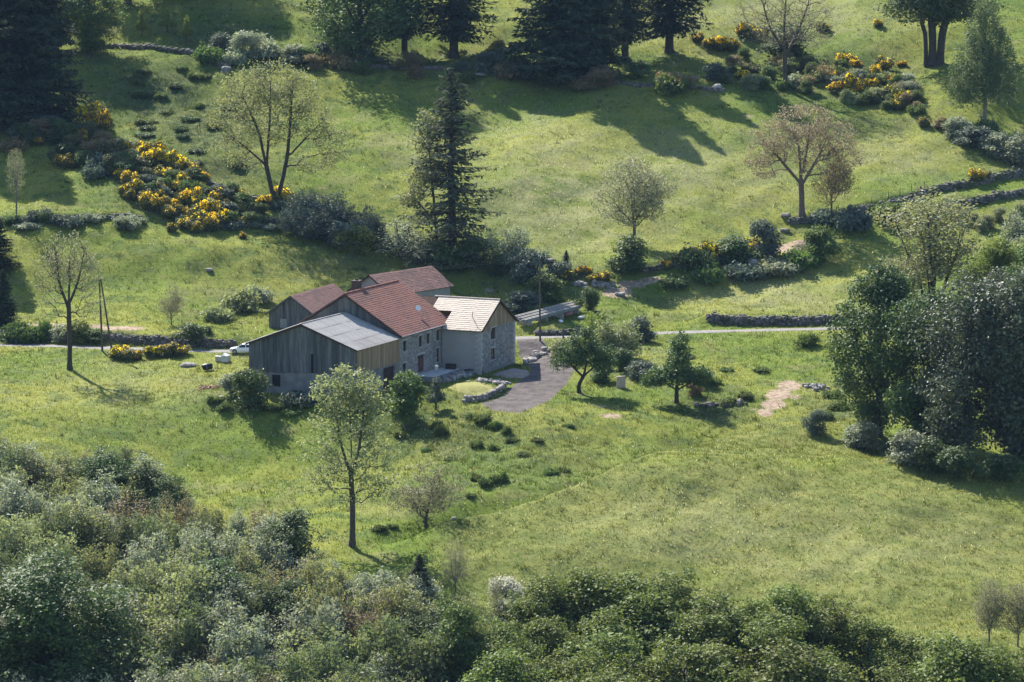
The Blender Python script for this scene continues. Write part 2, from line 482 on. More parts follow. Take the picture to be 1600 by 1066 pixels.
def blade_material():
    m, nt, out = new_mat('grass_blades')
    col, pos, n3 = grass_color(nt, True)
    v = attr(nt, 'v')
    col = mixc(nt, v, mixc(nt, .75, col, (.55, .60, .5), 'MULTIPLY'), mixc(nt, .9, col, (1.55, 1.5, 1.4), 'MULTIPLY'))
    col = mixc(nt, attr(nt, 'seed'), col, (.55, .52, .36))
    d = N(nt, 'ShaderNodeBsdfDiffuse'); t = N(nt, 'ShaderNodeBsdfTranslucent')
    nt.links.new(col, d.inputs[0]); nt.links.new(mixc(nt, .5, col, (1, 1, .5), 'MULTIPLY'), t.inputs[0])
    mx = N(nt, 'ShaderNodeMixShader'); mx.inputs[0].default_value = .42
    nt.links.new(d.outputs[0], mx.inputs[1]); nt.links.new(t.outputs[0], mx.inputs[2]); nt.links.new(mx.outputs[0], out.inputs[0])
    return m
M['blades'] = blade_material()

xs = np.concatenate([np.arange(-1500, -400, 100), np.arange(-400, -160, 20), np.arange(-160, -96, 4), np.arange(-96, 96.01, .62), np.arange(100, 160, 4), np.arange(160, 400, 20), np.arange(400, 1501, 100)])
ys = np.concatenate([np.arange(-620, -160, 12), np.arange(-160, -112, 2), np.arange(-112, 66, .62), np.arange(66, 225, .9), np.arange(225, 300, 5), np.arange(300, 700, 25), np.arange(700, 1501, 100)])
GX, GY = np.meshgrid(xs, ys)
GZ = terr(GX, GY)
nx, ny = len(xs), len(ys)
# hummocks and tussocky relief of grazed ground, kept off the lane and the farmyard
_rn = np.random.default_rng(19)
def _soft(a, it):
    for _ in range(it):
        a = .25 * np.roll(a, 1, 0) + .5 * a + .25 * np.roll(a, -1, 0); a = .25 * np.roll(a, 1, 1) + .5 * a + .25 * np.roll(a, -1, 1)
    return a / a.std()
_PX, _PY, _ = project(GX, GY, GZ)
_rd = polydist(GX, GY, ROAD)[0]
_gx = (GX - O_H[0]) * G_H[0] + (GY - O_H[1]) * G_H[1]; _ly = (GX - O_H[0]) * L_H[0] + (GY - O_H[1]) * L_H[1]
_fm = sstep(1.9, 4, _rd) * (1 - sstep(-22, -19, _gx) * (1 - sstep(10, 13, _gx)) * sstep(-4, -1, _ly) * (1 - sstep(42, 45, _ly))) * (1 - poly_soft(_PX, _PY, GRAVEL_POLY, 8.0))
_am = .030 + .075 * blobs(_PX, _PY, ROUGH) 
GZ = GZ + _fm * (_am * _soft(_rn.normal(size=GZ.shape), 2) + .045 * _soft(_rn.normal(size=GZ.shape), 9))
terr_exact = terr
def terr(X, Y):                     # from here on the built ground itself is the height to stand on
    X = np.asarray(X, float); Y = np.asarray(Y, float)
    i = np.clip(np.searchsorted(xs, X) - 1, 0, nx - 2); j = np.clip(np.searchsorted(ys, Y) - 1, 0, ny - 2)
    u = np.clip((X - xs[i]) / (xs[i + 1] - xs[i]), 0, 1); v = np.clip((Y - ys[j]) / (ys[j + 1] - ys[j]), 0, 1)
    return (GZ[j, i] * (1 - u) + GZ[j, i + 1] * u) * (1 - v) + (GZ[j + 1, i] * (1 - u) + GZ[j + 1, i + 1] * u) * v
idx = np.arange(nx * ny).reshape(ny, nx)
gf = np.stack([idx[:-1, :-1], idx[:-1, 1:], idx[1:, 1:], idx[1:, :-1]], -1).reshape(-1, 4)
mk = masks(GX.ravel(), GY.ravel(), GZ.ravel())
ground = link('ground', np_mesh('ground', np.stack([GX.ravel(), GY.ravel(), GZ.ravel()], 1), gf, True, {k: ('POINT', v) for k, v in mk.items()}), M['ground'])
tag(ground, 'sloping green hay meadows of the valley side', 'meadow', kind='structure')

# road
M['asphalt'] = simple('road_surface', (.13, .125, .12), (.20, .19, .18), .7, .95, .3, coords='geo', fine=(8, (.13, .12, .11), .5))
R2 = resample(ROAD, 1.2)
t = np.gradient(R2[:, :2], axis=0); t /= np.linalg.norm(t, axis=1)[:, None]; nrm = np.stack([-t[:, 1], t[:, 0]], 1)
rv = []
rw = 1.55 + .12 * np.sin(np.arange(len(R2)) * .7) + rng.normal(0, .06, len(R2))
for k in range(-2, 3):
    off = rw * k / 2
    q = R2[:, :2] + nrm * off[:, None]
    rv.append(np.stack([q[:, 0], q[:, 1], terr(q[:, 0], q[:, 1]) + .06 - .02 * abs(k)], 1))
rv = np.concatenate(rv); n = len(R2)
ri = np.arange(5 * n).reshape(5, n)
rf = np.stack([ri[:-1, :-1], ri[:-1, 1:], ri[1:, 1:], ri[1:, :-1]], -1).reshape(-1, 4)[:, ::-1]
tag(link('road', np_mesh('road', rv, rf, True), M['asphalt']), 'narrow pale tarmac lane behind the farm', 'road', kind='structure')


# ---------------------------------------------------------------- vegetation builders
def quads_at(P, nrm, size, aspect, r, tipdir=None):
    """rhombic leaf faces centred at P"""
    n = len(P)
    nrm = nrm / np.maximum(np.linalg.norm(nrm, axis=1), 1e-6)[:, None]
    a = r.normal(size=(n, 3)) if tipdir is None else tipdir + r.normal(0, .25, (n, 3))
    u = a - nrm * np.sum(a * nrm, 1)[:, None]
    u /= np.maximum(np.linalg.norm(u, axis=1), 1e-6)[:, None]
    w = np.cross(nrm, u)
    L = (size * aspect)[:, None] * u * .5; Wd = size[:, None] * w * .5
    V = np.stack([P - L, P - L * .1 + Wd, P + L, P - L * .1 - Wd], 1)
    # slight fold
    V[:, 1] += nrm * size[:, None] * .12; V[:, 3] += nrm * size[:, None] * .12
    return V

def leaf_mesh(name, V, r, v=None):
    n = len(V)
    F = np.arange(4 * n).reshape(n, 4)
    if v is None: v = r.random(n)
    return np_mesh(name, V.reshape(-1, 3), F, False, {'v': ('FACE', v)})

def tubes(name, A, B, ra, rb):
    vs = []; fs = []; base = 0
    d = B - A; L = np.linalg.norm(d, axis=1); ok = L > 1e-4
    A, B, ra, rb, d, L = A[ok], B[ok], ra[ok], rb[ok], d[ok], L[ok]
    d = d / L[:, None]
    for lo, hi, k in ((0, .045, 3), (.045, .13, 5), (.13, 9, 8)):
        s = (ra >= lo) & (ra < hi)
        if not s.any(): continue
        D = d[s]; n = len(D)
        h = np.where(np.abs(D[:, 2:3]) < .9, np.array([[0, 0, 1.0]]), np.array([[1.0, 0, 0]]))
        a = np.cross(D, h); a /= np.linalg.norm(a, axis=1)[:, None]; b = np.cross(D, a)
        ang = np.arange(k) * 2 * math.pi / k
        ring = a[:, None, :] * np.cos(ang)[None, :, None] + b[:, None, :] * np.sin(ang)[None, :, None]
        over = D * np.minimum(rb[s], .2)[:, None] * .5
        v0 = A[s][:, None, :] + ring * ra[s][:, None, None]; v1 = (B[s] + over)[:, None, :] + ring * rb[s][:, None, None]
        V = np.concatenate([v0, v1], 1).reshape(-1, 3)
        i = np.arange(k); j = (i + 1) % k
        f = np.stack([i, i + k, j + k, j], 1)[None] + (np.arange(n) * 2 * k)[:, None, None] + base
        vs.append(V); fs.append(f.reshape(-1, 4)); base += len(V)
    return np_mesh(name, np.concatenate(vs), np.concatenate(fs), True)

def lobe_points(r, lobes, n, surf=.5):
    vol = np.array([l[3] * l[4] * l[5] for l in lobes]) ** .8; pick = r.choice(len(lobes), n, p=vol / vol.sum())
    L = np.array(lobes)[pick]
    d = r.normal(size=(n, 3)); d /= np.linalg.norm(d, axis=1)[:, None]
    rad = r.random(n) ** (1 / 3 * (1 - surf) + .12 * surf)
    return L[:, :3] + d * rad[:, None] * L[:, 3:6]

PROTO = {}
def make_tree(name, seed, H, trunks, lobes, n=250, k=20, leaf=.25, sig=.4, r0=.3, bal=.35, aspect=1.5, up=.4, outw=.6, surf=.5, kfun=None, hang=0.0, mid_leaves=0.0, tipr=.012, wig=.12, min_branch=.0):
    r = np.random.default_rng(seed)
    pos = []; par = []; plen = []; ok = []
    for T in trunks:
        prev = -1
        T = np.array(T, float)
        T = resample_curve(T, max(H / 26, .3))
        T[1:] += np.cumsum(r.normal(0, wig * .12 * H / 20, T.shape) * np.array([1, 1, 0]), 0)[1:]
        for q, p in enumerate(T):
            if q == 0 and pos:      # attach to closest existing node when the stem starts on another
                dd = np.linalg.norm(np.array(pos) - p, axis=1)
                if dd.min() < .8 * max(.5, H / 26): prev = int(dd.argmin()); continue
            pos.append(p); par.append(prev)
            plen.append(0 if prev < 0 else plen[prev] + np.linalg.norm(p - pos[prev])); ok.append(p[2] >= min_branch * H)
            prev = len(pos) - 1
    ntr = len(pos)
    tg = lobe_points(r, lobes, n, surf)
    tg = tg[tg[:, 2] > .02 * H]
    axis0 = np.array(pos)
    dd = np.min(np.linalg.norm(tg[:, None, :] - axis0[None], axis=2), axis=1)
    tg = tg[np.argsort(dd)]
    tips = []
    pos = [np.array(p) for p in pos]
    PA = np.zeros((ntr + len(tg) * 4 + 4, 3)); PA[:ntr] = pos; PL = np.zeros(len(PA)); PL[:ntr] = plen; OKM = np.full(len(PA), 1e6); OKM[:ntr] = np.where(ok, 0, 1e6)
    m = ntr
    for p in tg:
        d = np.linalg.norm(PA[:m] - p, axis=1)
        # prefer nodes below the target so limbs rise
        c = d + bal * PL[:m] + np.maximum(PA[:m, 2] - p[2], 0) * .8 + OKM[:m]
        i = int(np.argmin(c)); a = PA[i].copy(); seg = d[i]
        ns = 1 if seg < .8 else (2 if seg < 2 else 3)
        prev = i
        bow = r.normal(0, .07 * seg, 3) + np.array([0, 0, .10 * seg])
        for q in range(1, ns + 1):
            f = q / ns
            w = a + (p - a) * f + bow * math.sin(math.pi * f)
            PA[m] = w; PL[m] = PL[prev] + np.linalg.norm(w - PA[prev]); OKM[m] = 0
            par.append(prev); prev = m; m += 1
        tips.append(prev)
    PA = PA[:m]; par = np.array(par)
    cnt = np.zeros(m); cnt[tips] = 1
    for i in range(m - 1, -1, -1):
        if par[i] >= 0 and par[i] < i: cnt[par[i]] += cnt[i]
    cnt = np.maximum(cnt, 1)
    ex = math.log(max(r0 / tipr, 1.5)) / math.log(max(cnt.max(), 2))
    rad = tipr * cnt ** ex
    # trunk flare
    rad = rad * (1 + .5 * np.exp(-PA[:, 2] / (.03 * H + .1)) * (np.arange(m) < ntr))
    s = par >= 0
    wood = tubes(name + '_wood', PA[par[s]], PA[s], np.minimum(rad[par[s]], rad[s] * 1.6), rad[s])
    # leaves
    tp = PA[tips]
    if mid_leaves: 
        extra = np.where((cnt < 4) & (np.arange(m) >= ntr))[0]
        extra = extra[r.random(len(extra)) < mid_leaves]; tp = np.concatenate([tp, PA[extra]])
    kk = np.full(len(tp), float(k)) * r.uniform(.5, 1.5, len(tp))
    if kfun is not None: kk = kk * kfun(tp / H)
    kk = np.maximum(np.floor(kk + r.random(len(tp))), 0).astype(int)
    ii = np.repeat(np.arange(len(tp)), kk)
    nl = len(ii)
    cl = np.array([[np.mean([l[q] for l in lobes]) for q in range(3)]])
    off = r.normal(0, 1, (nl, 3)) * np.array([sig, sig, sig * .75])
    if hang: off[:, 2] -= r.random(nl) * hang; off[:, :2] *= .7
    P = tp[ii] + off
    P[:, 2] = np.maximum(P[:, 2], .08)
    o = P - cl; o /= np.maximum(np.linalg.norm(o, axis=1), .01)[:, None]
    cn = off / np.maximum(np.linalg.norm(off, axis=1), .01)[:, None]
    nn = r.normal(size=(nl, 3)) * .75 + o * outw * .6 + cn * outw * .6 + np.array([0, 0, up])
    sz = leaf * r.uniform(.6, 1.35, nl)
    V = quads_at(P, nn, sz, np.full(nl, aspect), r)
    vv = np.clip(.5 * r.random(nl) + .5 * r.random(len(tp))[ii], 0, 1)
    lf = leaf_mesh(name + '_leaves', V, r, vv) if nl else None
    w = 2 * np.percentile(np.abs(P[:, :2]), 98.5) if nl else H
    PROTO[name] = dict(wood=wood, leaf=lf, H=float(np.percentile(P[:, 2], 99.7)), W=float(w))
    return PROTO[name]

def resample_curve(P, step):
    d = np.concatenate([[0], np.cumsum(np.linalg.norm(np.diff(P, axis=0), axis=1))])
    n = max(2, int(d[-1] / step) + 1); t = np.linspace(0, d[-1], n)
    out = np.stack([np.interp(t, d, P[:, q]) for q in range(3)], 1)
    for _ in range(2):
        if n > 3: out[1:-1] = .25 * out[:-2] + .5 * out[1:-1] + .25 * out[2:]
    return out

def rlobes(r, H, W, z0, z1, n, rr=(.2, .34), shape='round'):
    """lumpy crown: lobes scattered in an ellipsoid between heights z0..z1 (fractions)"""
    L = []
    cz = (z0 + z1) / 2 * H; hz = (z1 - z0) / 2 * H
    for i in range(n):
        t = r.uniform(-1, 1)
        if shape == 'round': wr = math.sqrt(max(0, 1 - t * t))
        elif shape == 'up': wr = math.sqrt(max(0, 1 - max(t, -0.2 + .2 * t) ** 2)) * (.75 + .25 * t)
        else: wr = (1 - t) / 2 * .95 + .08      # cone
        a = r.uniform(0, 6.283); q = math.sqrt(r.random()) * wr * .72
        R = r.uniform(*rr) * W
        R = min(R, W / 2 * .9)
        L.append((math.cos(a) * q * W / 2, math.sin(a) * q * W / 2, cz + t * hz * .8, R, R, R * .75))
    return L

def make_spruce(name, seed, H, R, z0=.04, whorl=.55, dens=1.0, droop=.35, nb=6, sag=1.0, leaf=.26, power=.85, gaps=0.0):
    r = np.random.default_rng(seed)
    A = []; B = []; ra = []; rb = []
    tz = np.linspace(0, H, 40)
    tx = np.cumsum(r.normal(0, .012, (40, 2)), 0)
    tr = .018 * H * (1 - tz / H) ** .8 + .015
    tr[0] *= 1.4
    T = np.column_stack([tx, tz])
    A.append(T[:-1]); B.append(T[1:]); ra.append(tr[:-1]); rb.append(tr[1:])
    PP = []; NN = []; SZ = []; TD = []; VV = []
    z = z0 * H
    while z < H * .985:
        f = z / H
        Lr = R * (1 - f) ** power * (.55 + .45 * min(1, (f - z0 + .03) / .12))
        for b in range(nb):
            if r.random() < gaps: continue
            a = r.uniform(0, 6.283); L = max(.25, Lr * r.uniform(.55, 1.18))
            ns = 6
            s = np.linspace(0, 1, ns + 1)
            dz = L * (.12 * (1 - f) * 0 + (.25 * f) * s - droop * (1 - .7 * f) * s ** 1.3 + .16 * s ** 3)
            x0 = np.interp(z, tz, tx[:, 0]); y0 = np.interp(z, tz, tx[:, 1])
            br = np.column_stack([x0 + math.cos(a) * L * s, y0 + math.sin(a) * L * s, z + dz + r.normal(0, .03) * L * s])
            rr = .012 * L * (1 - s * .8) + .006
            A.append(br[:-1]); B.append(br[1:]); ra.append(rr[:-1]); rb.append(rr[1:])
            n = int(max(4, L * 15 * dens))
            u = r.random(n) ** .75
            base = np.column_stack([np.interp(u, s, br[:, q]) for q in range(3)])
            side = r.normal(0, 1, n) * .16 * L * (1 - .55 * u)
            tang = np.array([-math.sin(a), math.cos(a), 0])
            p = base + tang[None] * side[:, None]
            hd = r.random(n) ** 1.6 * (.35 + .45 * (1 - f)) * sag * np.minimum(1, L / 2)
            p[:, 2] -= hd * .8 + np.abs(side) * .25
            PP.append(p)
            td = np.column_stack([math.cos(a) * np.ones(n) * .6 + tang[0] * np.sign(side), math.sin(a) * np.ones(n) * .6 + tang[1] * np.sign(side), -.35 - 1.1 * hd])
            TD.append(td)
            NN.append(r.normal(0, .5, (n, 3)) + np.array([math.cos(a) * .5, math.sin(a) * .5, .75]))
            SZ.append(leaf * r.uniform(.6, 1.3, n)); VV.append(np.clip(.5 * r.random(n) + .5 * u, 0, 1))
        z += whorl * (1.15 - .5 * f) * r.uniform(.8, 1.2)
    P = np.concatenate(PP)
    P[:, 2] = np.maximum(P[:, 2], .1)
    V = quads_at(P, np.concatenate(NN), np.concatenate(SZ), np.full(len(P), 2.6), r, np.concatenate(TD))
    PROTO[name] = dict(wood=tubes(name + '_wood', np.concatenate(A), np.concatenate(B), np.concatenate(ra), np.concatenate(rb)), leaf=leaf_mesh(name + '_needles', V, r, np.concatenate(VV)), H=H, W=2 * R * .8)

def make_broom(name, seed, H, W, n=110, fl=.75):
    r = np.random.default_rng(seed)
    lobes = []
    for _ in range(9):
        a = r.uniform(0, 6.283); d = math.sqrt(r.random()) * W * .38; h = H * r.uniform(.55, 1.0)
        lobes.append((math.cos(a) * d, math.sin(a) * d, h * .6, W * r.uniform(.11, .2), W * r.uniform(.11, .2), h * .38))
    tr = [[(l[0] * .2, l[1] * .2, 0), (l[0] * .7, l[1] * .7, l[2] * .6), (l[0], l[1], l[2])] for l in lobes]
    p = make_tree(name, seed, H, tr, lobes + [(0, 0, H * .18, W * .34, W * .34, H * .16)], n=n, k=26, leaf=.12, sig=.2, r0=.04, aspect=2.4, tipr=.008)
    L = np.array(lobes); dens = r.uniform(.25, 1.0, len(L)); TP = []
    for q in range(len(L)):
        m = int(260 * fl * dens[q]); d = r.normal(size=(m, 3)); d[:, 2] = np.abs(d[:, 2]) * .9 - .25; d /= np.linalg.norm(d, axis=1)[:, None]
        TP.append(L[q, :3] + d * L[q, 3:6] * r.uniform(.75, 1.12, (m, 1)))
    tp = np.concatenate(TP) + r.normal(0, .05, (sum(len(x) for x in TP), 3))
    nn = r.normal(size=tp.shape) + np.array([0, 0, .5])
    V = quads_at(tp, nn, .145 * r.uniform(.6, 1.4, len(tp)), np.full(len(tp), 1.3), r)
    p['flower'] = leaf_mesh(name + '_flowers', V, r)

rt = np.random.default_rng(11)
def rl(seed): return np.random.default_rng(seed)
# tall ash in the lower meadow: forked trunk, airy crown, leafier at the top
make_tree('ash_tall', 21, 22, [[(0, 0, 0), (.1, 0, 5), (-.1, 0, 8.6)], [(-.1, 0, 8.6), (-1.2, .3, 12), (-1.9, .4, 16), (-2.4, .3, 20)], [(-.1, 0, 8.6), (.9, -.2, 11.5), (1.5, -.2, 16), (1.6, 0, 20.5)], [(-.1, 0, 8.6), (0, .8, 12), (-.3, 1.2, 17)]],
          [(-2.4, 0, 18.6, 2.2, 2.2, 2.2), (-.3, .2, 20, 2.2, 2.2, 1.9), (1.9, 0, 18.6, 2.5, 2.4, 2.4), (-2.9, 0, 15.2, 2.0, 2.0, 2.0), (2.9, 0, 15.5, 1.9, 2, 2.4), (0, 0, 16, 3.2, 3, 3), (-4.3, .5, 11.6, 2.0, 2, 1.6), (3.6, -.6, 11.5, 2.2, 2, 2.0), (-3.4, -1, 9, 2.6, 2, 1.2), (3.4, 1, 8.2, 2.8, 2, 1.1), (0, 0, 12, 3.5, 3.2, 3), (-5.2, 0, 6.9, 1.0, 1, .6), (4.5, -.5, 6.6, 1.2, 1.2, .6), (0, .5, 9, 2.4, 2.2, 1.6), (-2.7, 0, 7.6, 2.2, 1.7, 1.3), (2.8, .2, 7.4, 2.4, 1.8, 1.3), (-1.2, -.6, 6.2, 1.6, 1.4, .9), (1.4, .6, 6.0, 1.6, 1.4, .9)],
          n=980, k=6.5, leaf=.24, sig=.36, r0=.34, bal=.22, kfun=lambda q: np.where(q[:, 2] > .76, 2.1, np.where(q[:, 2] > .5, .8, 1.0)), surf=.55)
make_tree('ash_bare', 22, 19.5, [[(0, 0, 0), (.1, 0, 5), (0, 0, 9), (.3, 0, 16)], [(0, 0, 8.4), (-1.2, .2, 11.5), (-1.8, 0, 16.5)], [(0, 0, 8.8), (1.5, .2, 12.5), (2.2, 0, 16)]],
          [(0, 0, 15.5, 3.6, 3.4, 3.6), (-2.3, 0, 13.5, 2.8, 2.6, 3), (2.4, 0, 13.5, 2.6, 2.6, 3), (-3, 0, 10.2, 2, 2, 1.5), (3, 0, 10, 2, 2, 1.5), (-2.6, 0, 8.0, 1.8, 1.6, .8), (2.2, .5, 7.9, 1.5, 1.6, .8)],
          n=950, k=3.6, leaf=.17, sig=.35, r0=.33, bal=.25, surf=.45)
make_tree('forked_maple', 23, 22, [[(0, 0, 0), (-.4, 0, 2), (-1.1, 0, 6), (-2.0, 0, 11), (-4.2, .4, 16.5)], [(.1, 0, .5), (.8, 0, 3), (1.6, 0, 7), (2.0, 0, 12), (2.4, .2, 18)], [(-1.1, 0, 6), (-.8, .5, 11), (-.6, .6, 18)], [(1.6, 0, 7), (4, .3, 10), (6.3, 0, 12.5)], [(-1.1, 0, 6), (-4, -.5, 9), (-6.4, 0, 11)]],
          [(0, 0, 18.5, 3.8, 3.6, 3), (-3.4, 0, 17, 3.2, 3.2, 3.2), (3, 0, 16.6, 3, 3.2, 3.2), (-5.6, 0, 13, 2.8, 2.8, 3.2), (5, 0, 12.4, 3, 3, 2.8), (7.4, 0, 9.6, 2.6, 2.4, 2.2), (0, 0, 13, 4, 4, 4), (-5.6, 0, 8.6, 2.8, 2.6, 1.8), (5.5, .5, 6.4, 3, 2.4, 1.5), (-3.6, .6, 6.2, 2.4, 2.2, 1.2), (9, 0, 7.4, 1.6, 1.4, 1.2)],
          n=1100, k=11, leaf=.20, sig=.45, r0=.4, bal=.22, surf=.6)
make_tree('fine_tree', 24, 10, [[(0, 0, 0), (.1, 0, 1.6), (0, 0, 3), (-.4, 0, 6)], [(0, 0, 2.7), (1.2, 0, 4.4), (1.8, 0, 6.5)], [(0, 0, 2.5), (-1.5, .2, 4), (-2.8, 0, 5.5)]],
          rlobes(rl(1), 10, 10, .25, 1.0, 10, (.2, .3)), n=900, k=11, leaf=.16, sig=.28, r0=.2, bal=.3, surf=.5)
make_tree('fine_tree_b', 25, 9, [[(0, 0, 0), (-.1, 0, 1.4), (.2, 0, 2.6), (.9, 0, 6)], [(.1, 0, 2.2), (-1.4, .2, 3.6), (-2.2, 0, 5)], [(.1, 0, 2.4), (1.8, .2, 3.8), (3.0, 0, 4.5)]],
          rlobes(rl(2), 9, 9.5, .22, 1.0, 9, (.2, .3)), n=800, k=7, leaf=.15, sig=.27, r0=.18, bal=.3, surf=.5)
make_tree('bud_tree', 26, 18, [[(0, 0, 0), (-.1, 0, 3), (-.2, 0, 6), (-.6, 0, 11)], [(-.1, 0, 5), (2.2, .3, 9), (3.6, 0, 12.5)], [(-.1, 0, 5), (-2.6, .3, 8), (-5, 0, 11)], [(-.1, 0, 6.4), (.8, 1, 11), (1, .6, 15)]],
          [(0, 0, 15, 4.4, 4.2, 2.8), (-4.2, 0, 12.5, 3.6, 3.6, 2.8), (4.2, 0, 12.5, 3.8, 3.6, 2.8), (-6.2, 0, 9.6, 2.4, 2.6, 2.4), (6.6, 0, 9.4, 2.4, 2.6, 2.6), (0, 0, 11, 5.5, 5, 3), (-5.4, 0, 7, 1.8, 2, 1.2), (5.4, 0, 6.6, 2, 2, 1.2), (2, 0, 7.4, 2.4, 2.4, 1)],
          n=1200, k=12, leaf=.17, sig=.36, r0=.42, bal=.25, surf=.72)
make_tree('bare_tree', 27, 20, [[(0, 0, 0), (0, 0, 5), (-.2, 0, 10), (0, 0, 15)], [(0, 0, 6), (-2, .2, 9.6), (-3.2, 0, 14)], [(0, 0, 5.4), (2, .2, 9.5), (3.2, 0, 14)]],
          [(0, 0, 16, 4, 4, 4), (-3.2, 0, 13, 3.4, 3.4, 3.6), (3.4, 0, 13, 3.4, 3.4, 3.6), (0, 0, 10, 5.2, 5, 3), (-4, 0, 8, 2.4, 2, 1.5), (4, 0, 8, 2.4, 2, 1.5)], n=1300, k=5, leaf=.13, sig=.35, r0=.28, bal=.25)
for i, (sd, w) in enumerate([(31, 15), (32, 17), (33, 14)]):
    make_tree('dense_%d' % i, sd, 22, [[(0, 0, 0), (.2, 0, 6), (0, 0, 17)], [(0, 0, 5), (-2.5, .5, 10), (-3.5, 0, 15)], [(0, 0, 5.5), (2.6, -.5, 10), (3.8, 0, 14)]],
              [(l[0], l[1], l[2], l[3], l[4], l[5] * 1.7) for l in rlobes(rl(sd), 22, w * .95, .0, .97, 70, (.06, .13))], n=1150, k=19, leaf=.25, sig=.5, r0=.45, surf=.7, bal=.25, outw=.8)
make_tree('big_oak', 36, 24, [[(0, 0, 0), (0, 0, 5), (-.4, 0, 12), (0, 0, 18)], [(.9, 0, 0), (1.2, 0, 6), (2.4, 0, 11), (4, 0, 16)], [(-.8, .2, 0), (-1.0, .2, 6), (-2.2, .5, 10), (-4, 0, 14)]],
          rlobes(rl(36), 24, 17, .24, 1.0, 18, (.14, .24)), n=460, k=30, leaf=.32, sig=.6, r0=.5, surf=.7, bal=.25)
for i, sd in enumerate([41, 42, 43, 44, 45]):
    q = rl(sd)
    make_tree('oak_%d' % i, sd, 11, [[(0, 0, 0), (.1, 0, 3), (q.uniform(-.6, .6), 0, 7.5)], [(0, 0, 2.6), (-1.6, .5, 5), (-2.6, 0, 7)], [(0, 0, 2.8), (1.7, -.4, 5), (2.6, 0, 7)]],
              [(l[0], l[1], l[2], l[3], l[4], l[5] * 1.5) for l in rlobes(q, 11, 8.4, .0, 1.0, 26, (.09, .16))], n=420, k=24, leaf=.18, sig=.32, r0=.25, surf=.75, bal=.25, outw=.7, up=.3)
def plume(q, H, W, ns):
    """several upright stems, each with its own slim plume of foliage"""
    T = []; L = []
    for _ in range(ns):
        a = q.uniform(0, 6.283); d = math.sqrt(q.random()) * W * .36; h = H * q.uniform(.55, 1.0) * (1 - .25 * d / (W * .36))
        x, y = math.cos(a) * d, math.sin(a) * d
        T.append([(x * .25, y * .25, 0), (x * .7, y * .7, h * .45), (x, y, h * .92)])
        L.append((x, y, h * .72, W * q.uniform(.10, .16), W * q.uniform(.10, .16), h * .28))
        L.append((x * .85, y * .85, h * .42, W * q.uniform(.13, .20), W * q.uniform(.13, .20), h * .26))
    L.append((0, 0, H * .2, W * .38, W * .38, H * .16))
    return T, L
for i, sd in enumerate([51, 52, 53, 54, 55]):
    q = rl(sd); T, L = plume(q, 6.5, 5.6, 9)
    make_tree('willow_%d' % i, sd, 6.5, T, L, n=560, k=11, leaf=.125, sig=.26, r0=.10, surf=.5, bal=.3, aspect=2.4, up=.15, outw=.35)
for i, sd in enumerate([61, 62, 63]):
    q = rl(sd)
    make_tree('shrub_%d' % i, sd, 3.4, [[(0, 0, 0), (a, b, 1.2), (a * 1.8, b * 1.8, 2.4)] for a, b in q.uniform(-.7, .7, (5, 2))],
              rlobes(q, 3.4, 3.8, .0, 1.0, 11, (.16, .27)), n=170, k=26, leaf=.15, sig=.24, r0=.08, surf=.7, bal=.3, up=.5)
for i, sd in enumerate([71, 72]):
    q = rl(sd)
    make_tree('twiggy_%d' % i, sd, 6.5, [[(0, 0, 0), (a, b, 2), (a * 2, b * 2, 5)] for a, b in q.uniform(-.7, .7, (6, 2))],
              plume(q, 6.5, 5, 8)[1], n=520, k=6, leaf=.11, sig=.24, r0=.1, surf=.5, bal=.35, tipr=.014)
make_tree('birch', 81, 21, [[(0, 0, 0), (.1, 0, 6), (-.1, 0, 13), (.2, 0, 20)]],
          [(0, 0, 17.5, 1.6, 1.6, 3.4), (-.3, 0, 14, 2.6, 2.6, 3), (.9, 0, 12, 3.2, 3, 3), (-1.2, 0, 10, 3.4, 3.2, 3), (1.3, 0, 8, 3.7, 3.6, 2.6), (-1.8, 0, 7, 3.4, 3.4, 2.4), (0, 0, 5.8, 3.8, 3.6, 1.6), (-3.4, 0, 5, 1.6, 1.6, 1.6)],
          n=700, k=30, leaf=.17, sig=.32, r0=.24, hang=1.9, surf=.7, bal=.2, aspect=1.8)
make_tree('pale_multi', 82, 18, [[(a * .4, b * .4, 0), (a, b, 5), (a * 2.4, b * 2.4, 11), (a * 3.2, b * 3.2, 15.5)] for a, b in [(-1.1, .2), (-.4, -.3), (.3, .3), (1.0, -.1), (.1, .8)]],
          rlobes(rl(82), 18, 13, .3, 1.0, 18, (.15, .24), 'up'), n=900, k=9, leaf=.22, sig=.42, r0=.24, surf=.6, bal=.25)
make_tree('fruit_lean', 83, 9, [[(0, 0, 0), (-.1, 0, 1.2), (.6, 0, 2.4), (.9, 0, 4), (.6, 0, 6.5)], [(.5, 0, 2.2), (-.9, .2, 3.6), (-1.7, 0, 4.6)], [(.6, 0, 2.4), (2.2, 0, 3.8), (3.2, 0, 4.8)]],
          [(.6, 0, 7, 1.7, 1.8, 1.5), (-1.1, 0, 5.4, 1.9, 1.9, 1.3), (2.3, 0, 5.4, 1.9, 1.9, 1.4), (.5, 0, 4.8, 2.6, 2.4, 1.3), (-2.3, 0, 4.1, 1.4, 1.3, .9), (3.3, 0, 3.9, 1.4, 1.3, 1), (1, .3, 8, .9, .9, .8)],
          n=330, k=20, leaf=.2, sig=.32, r0=.24, surf=.6, bal=.25)
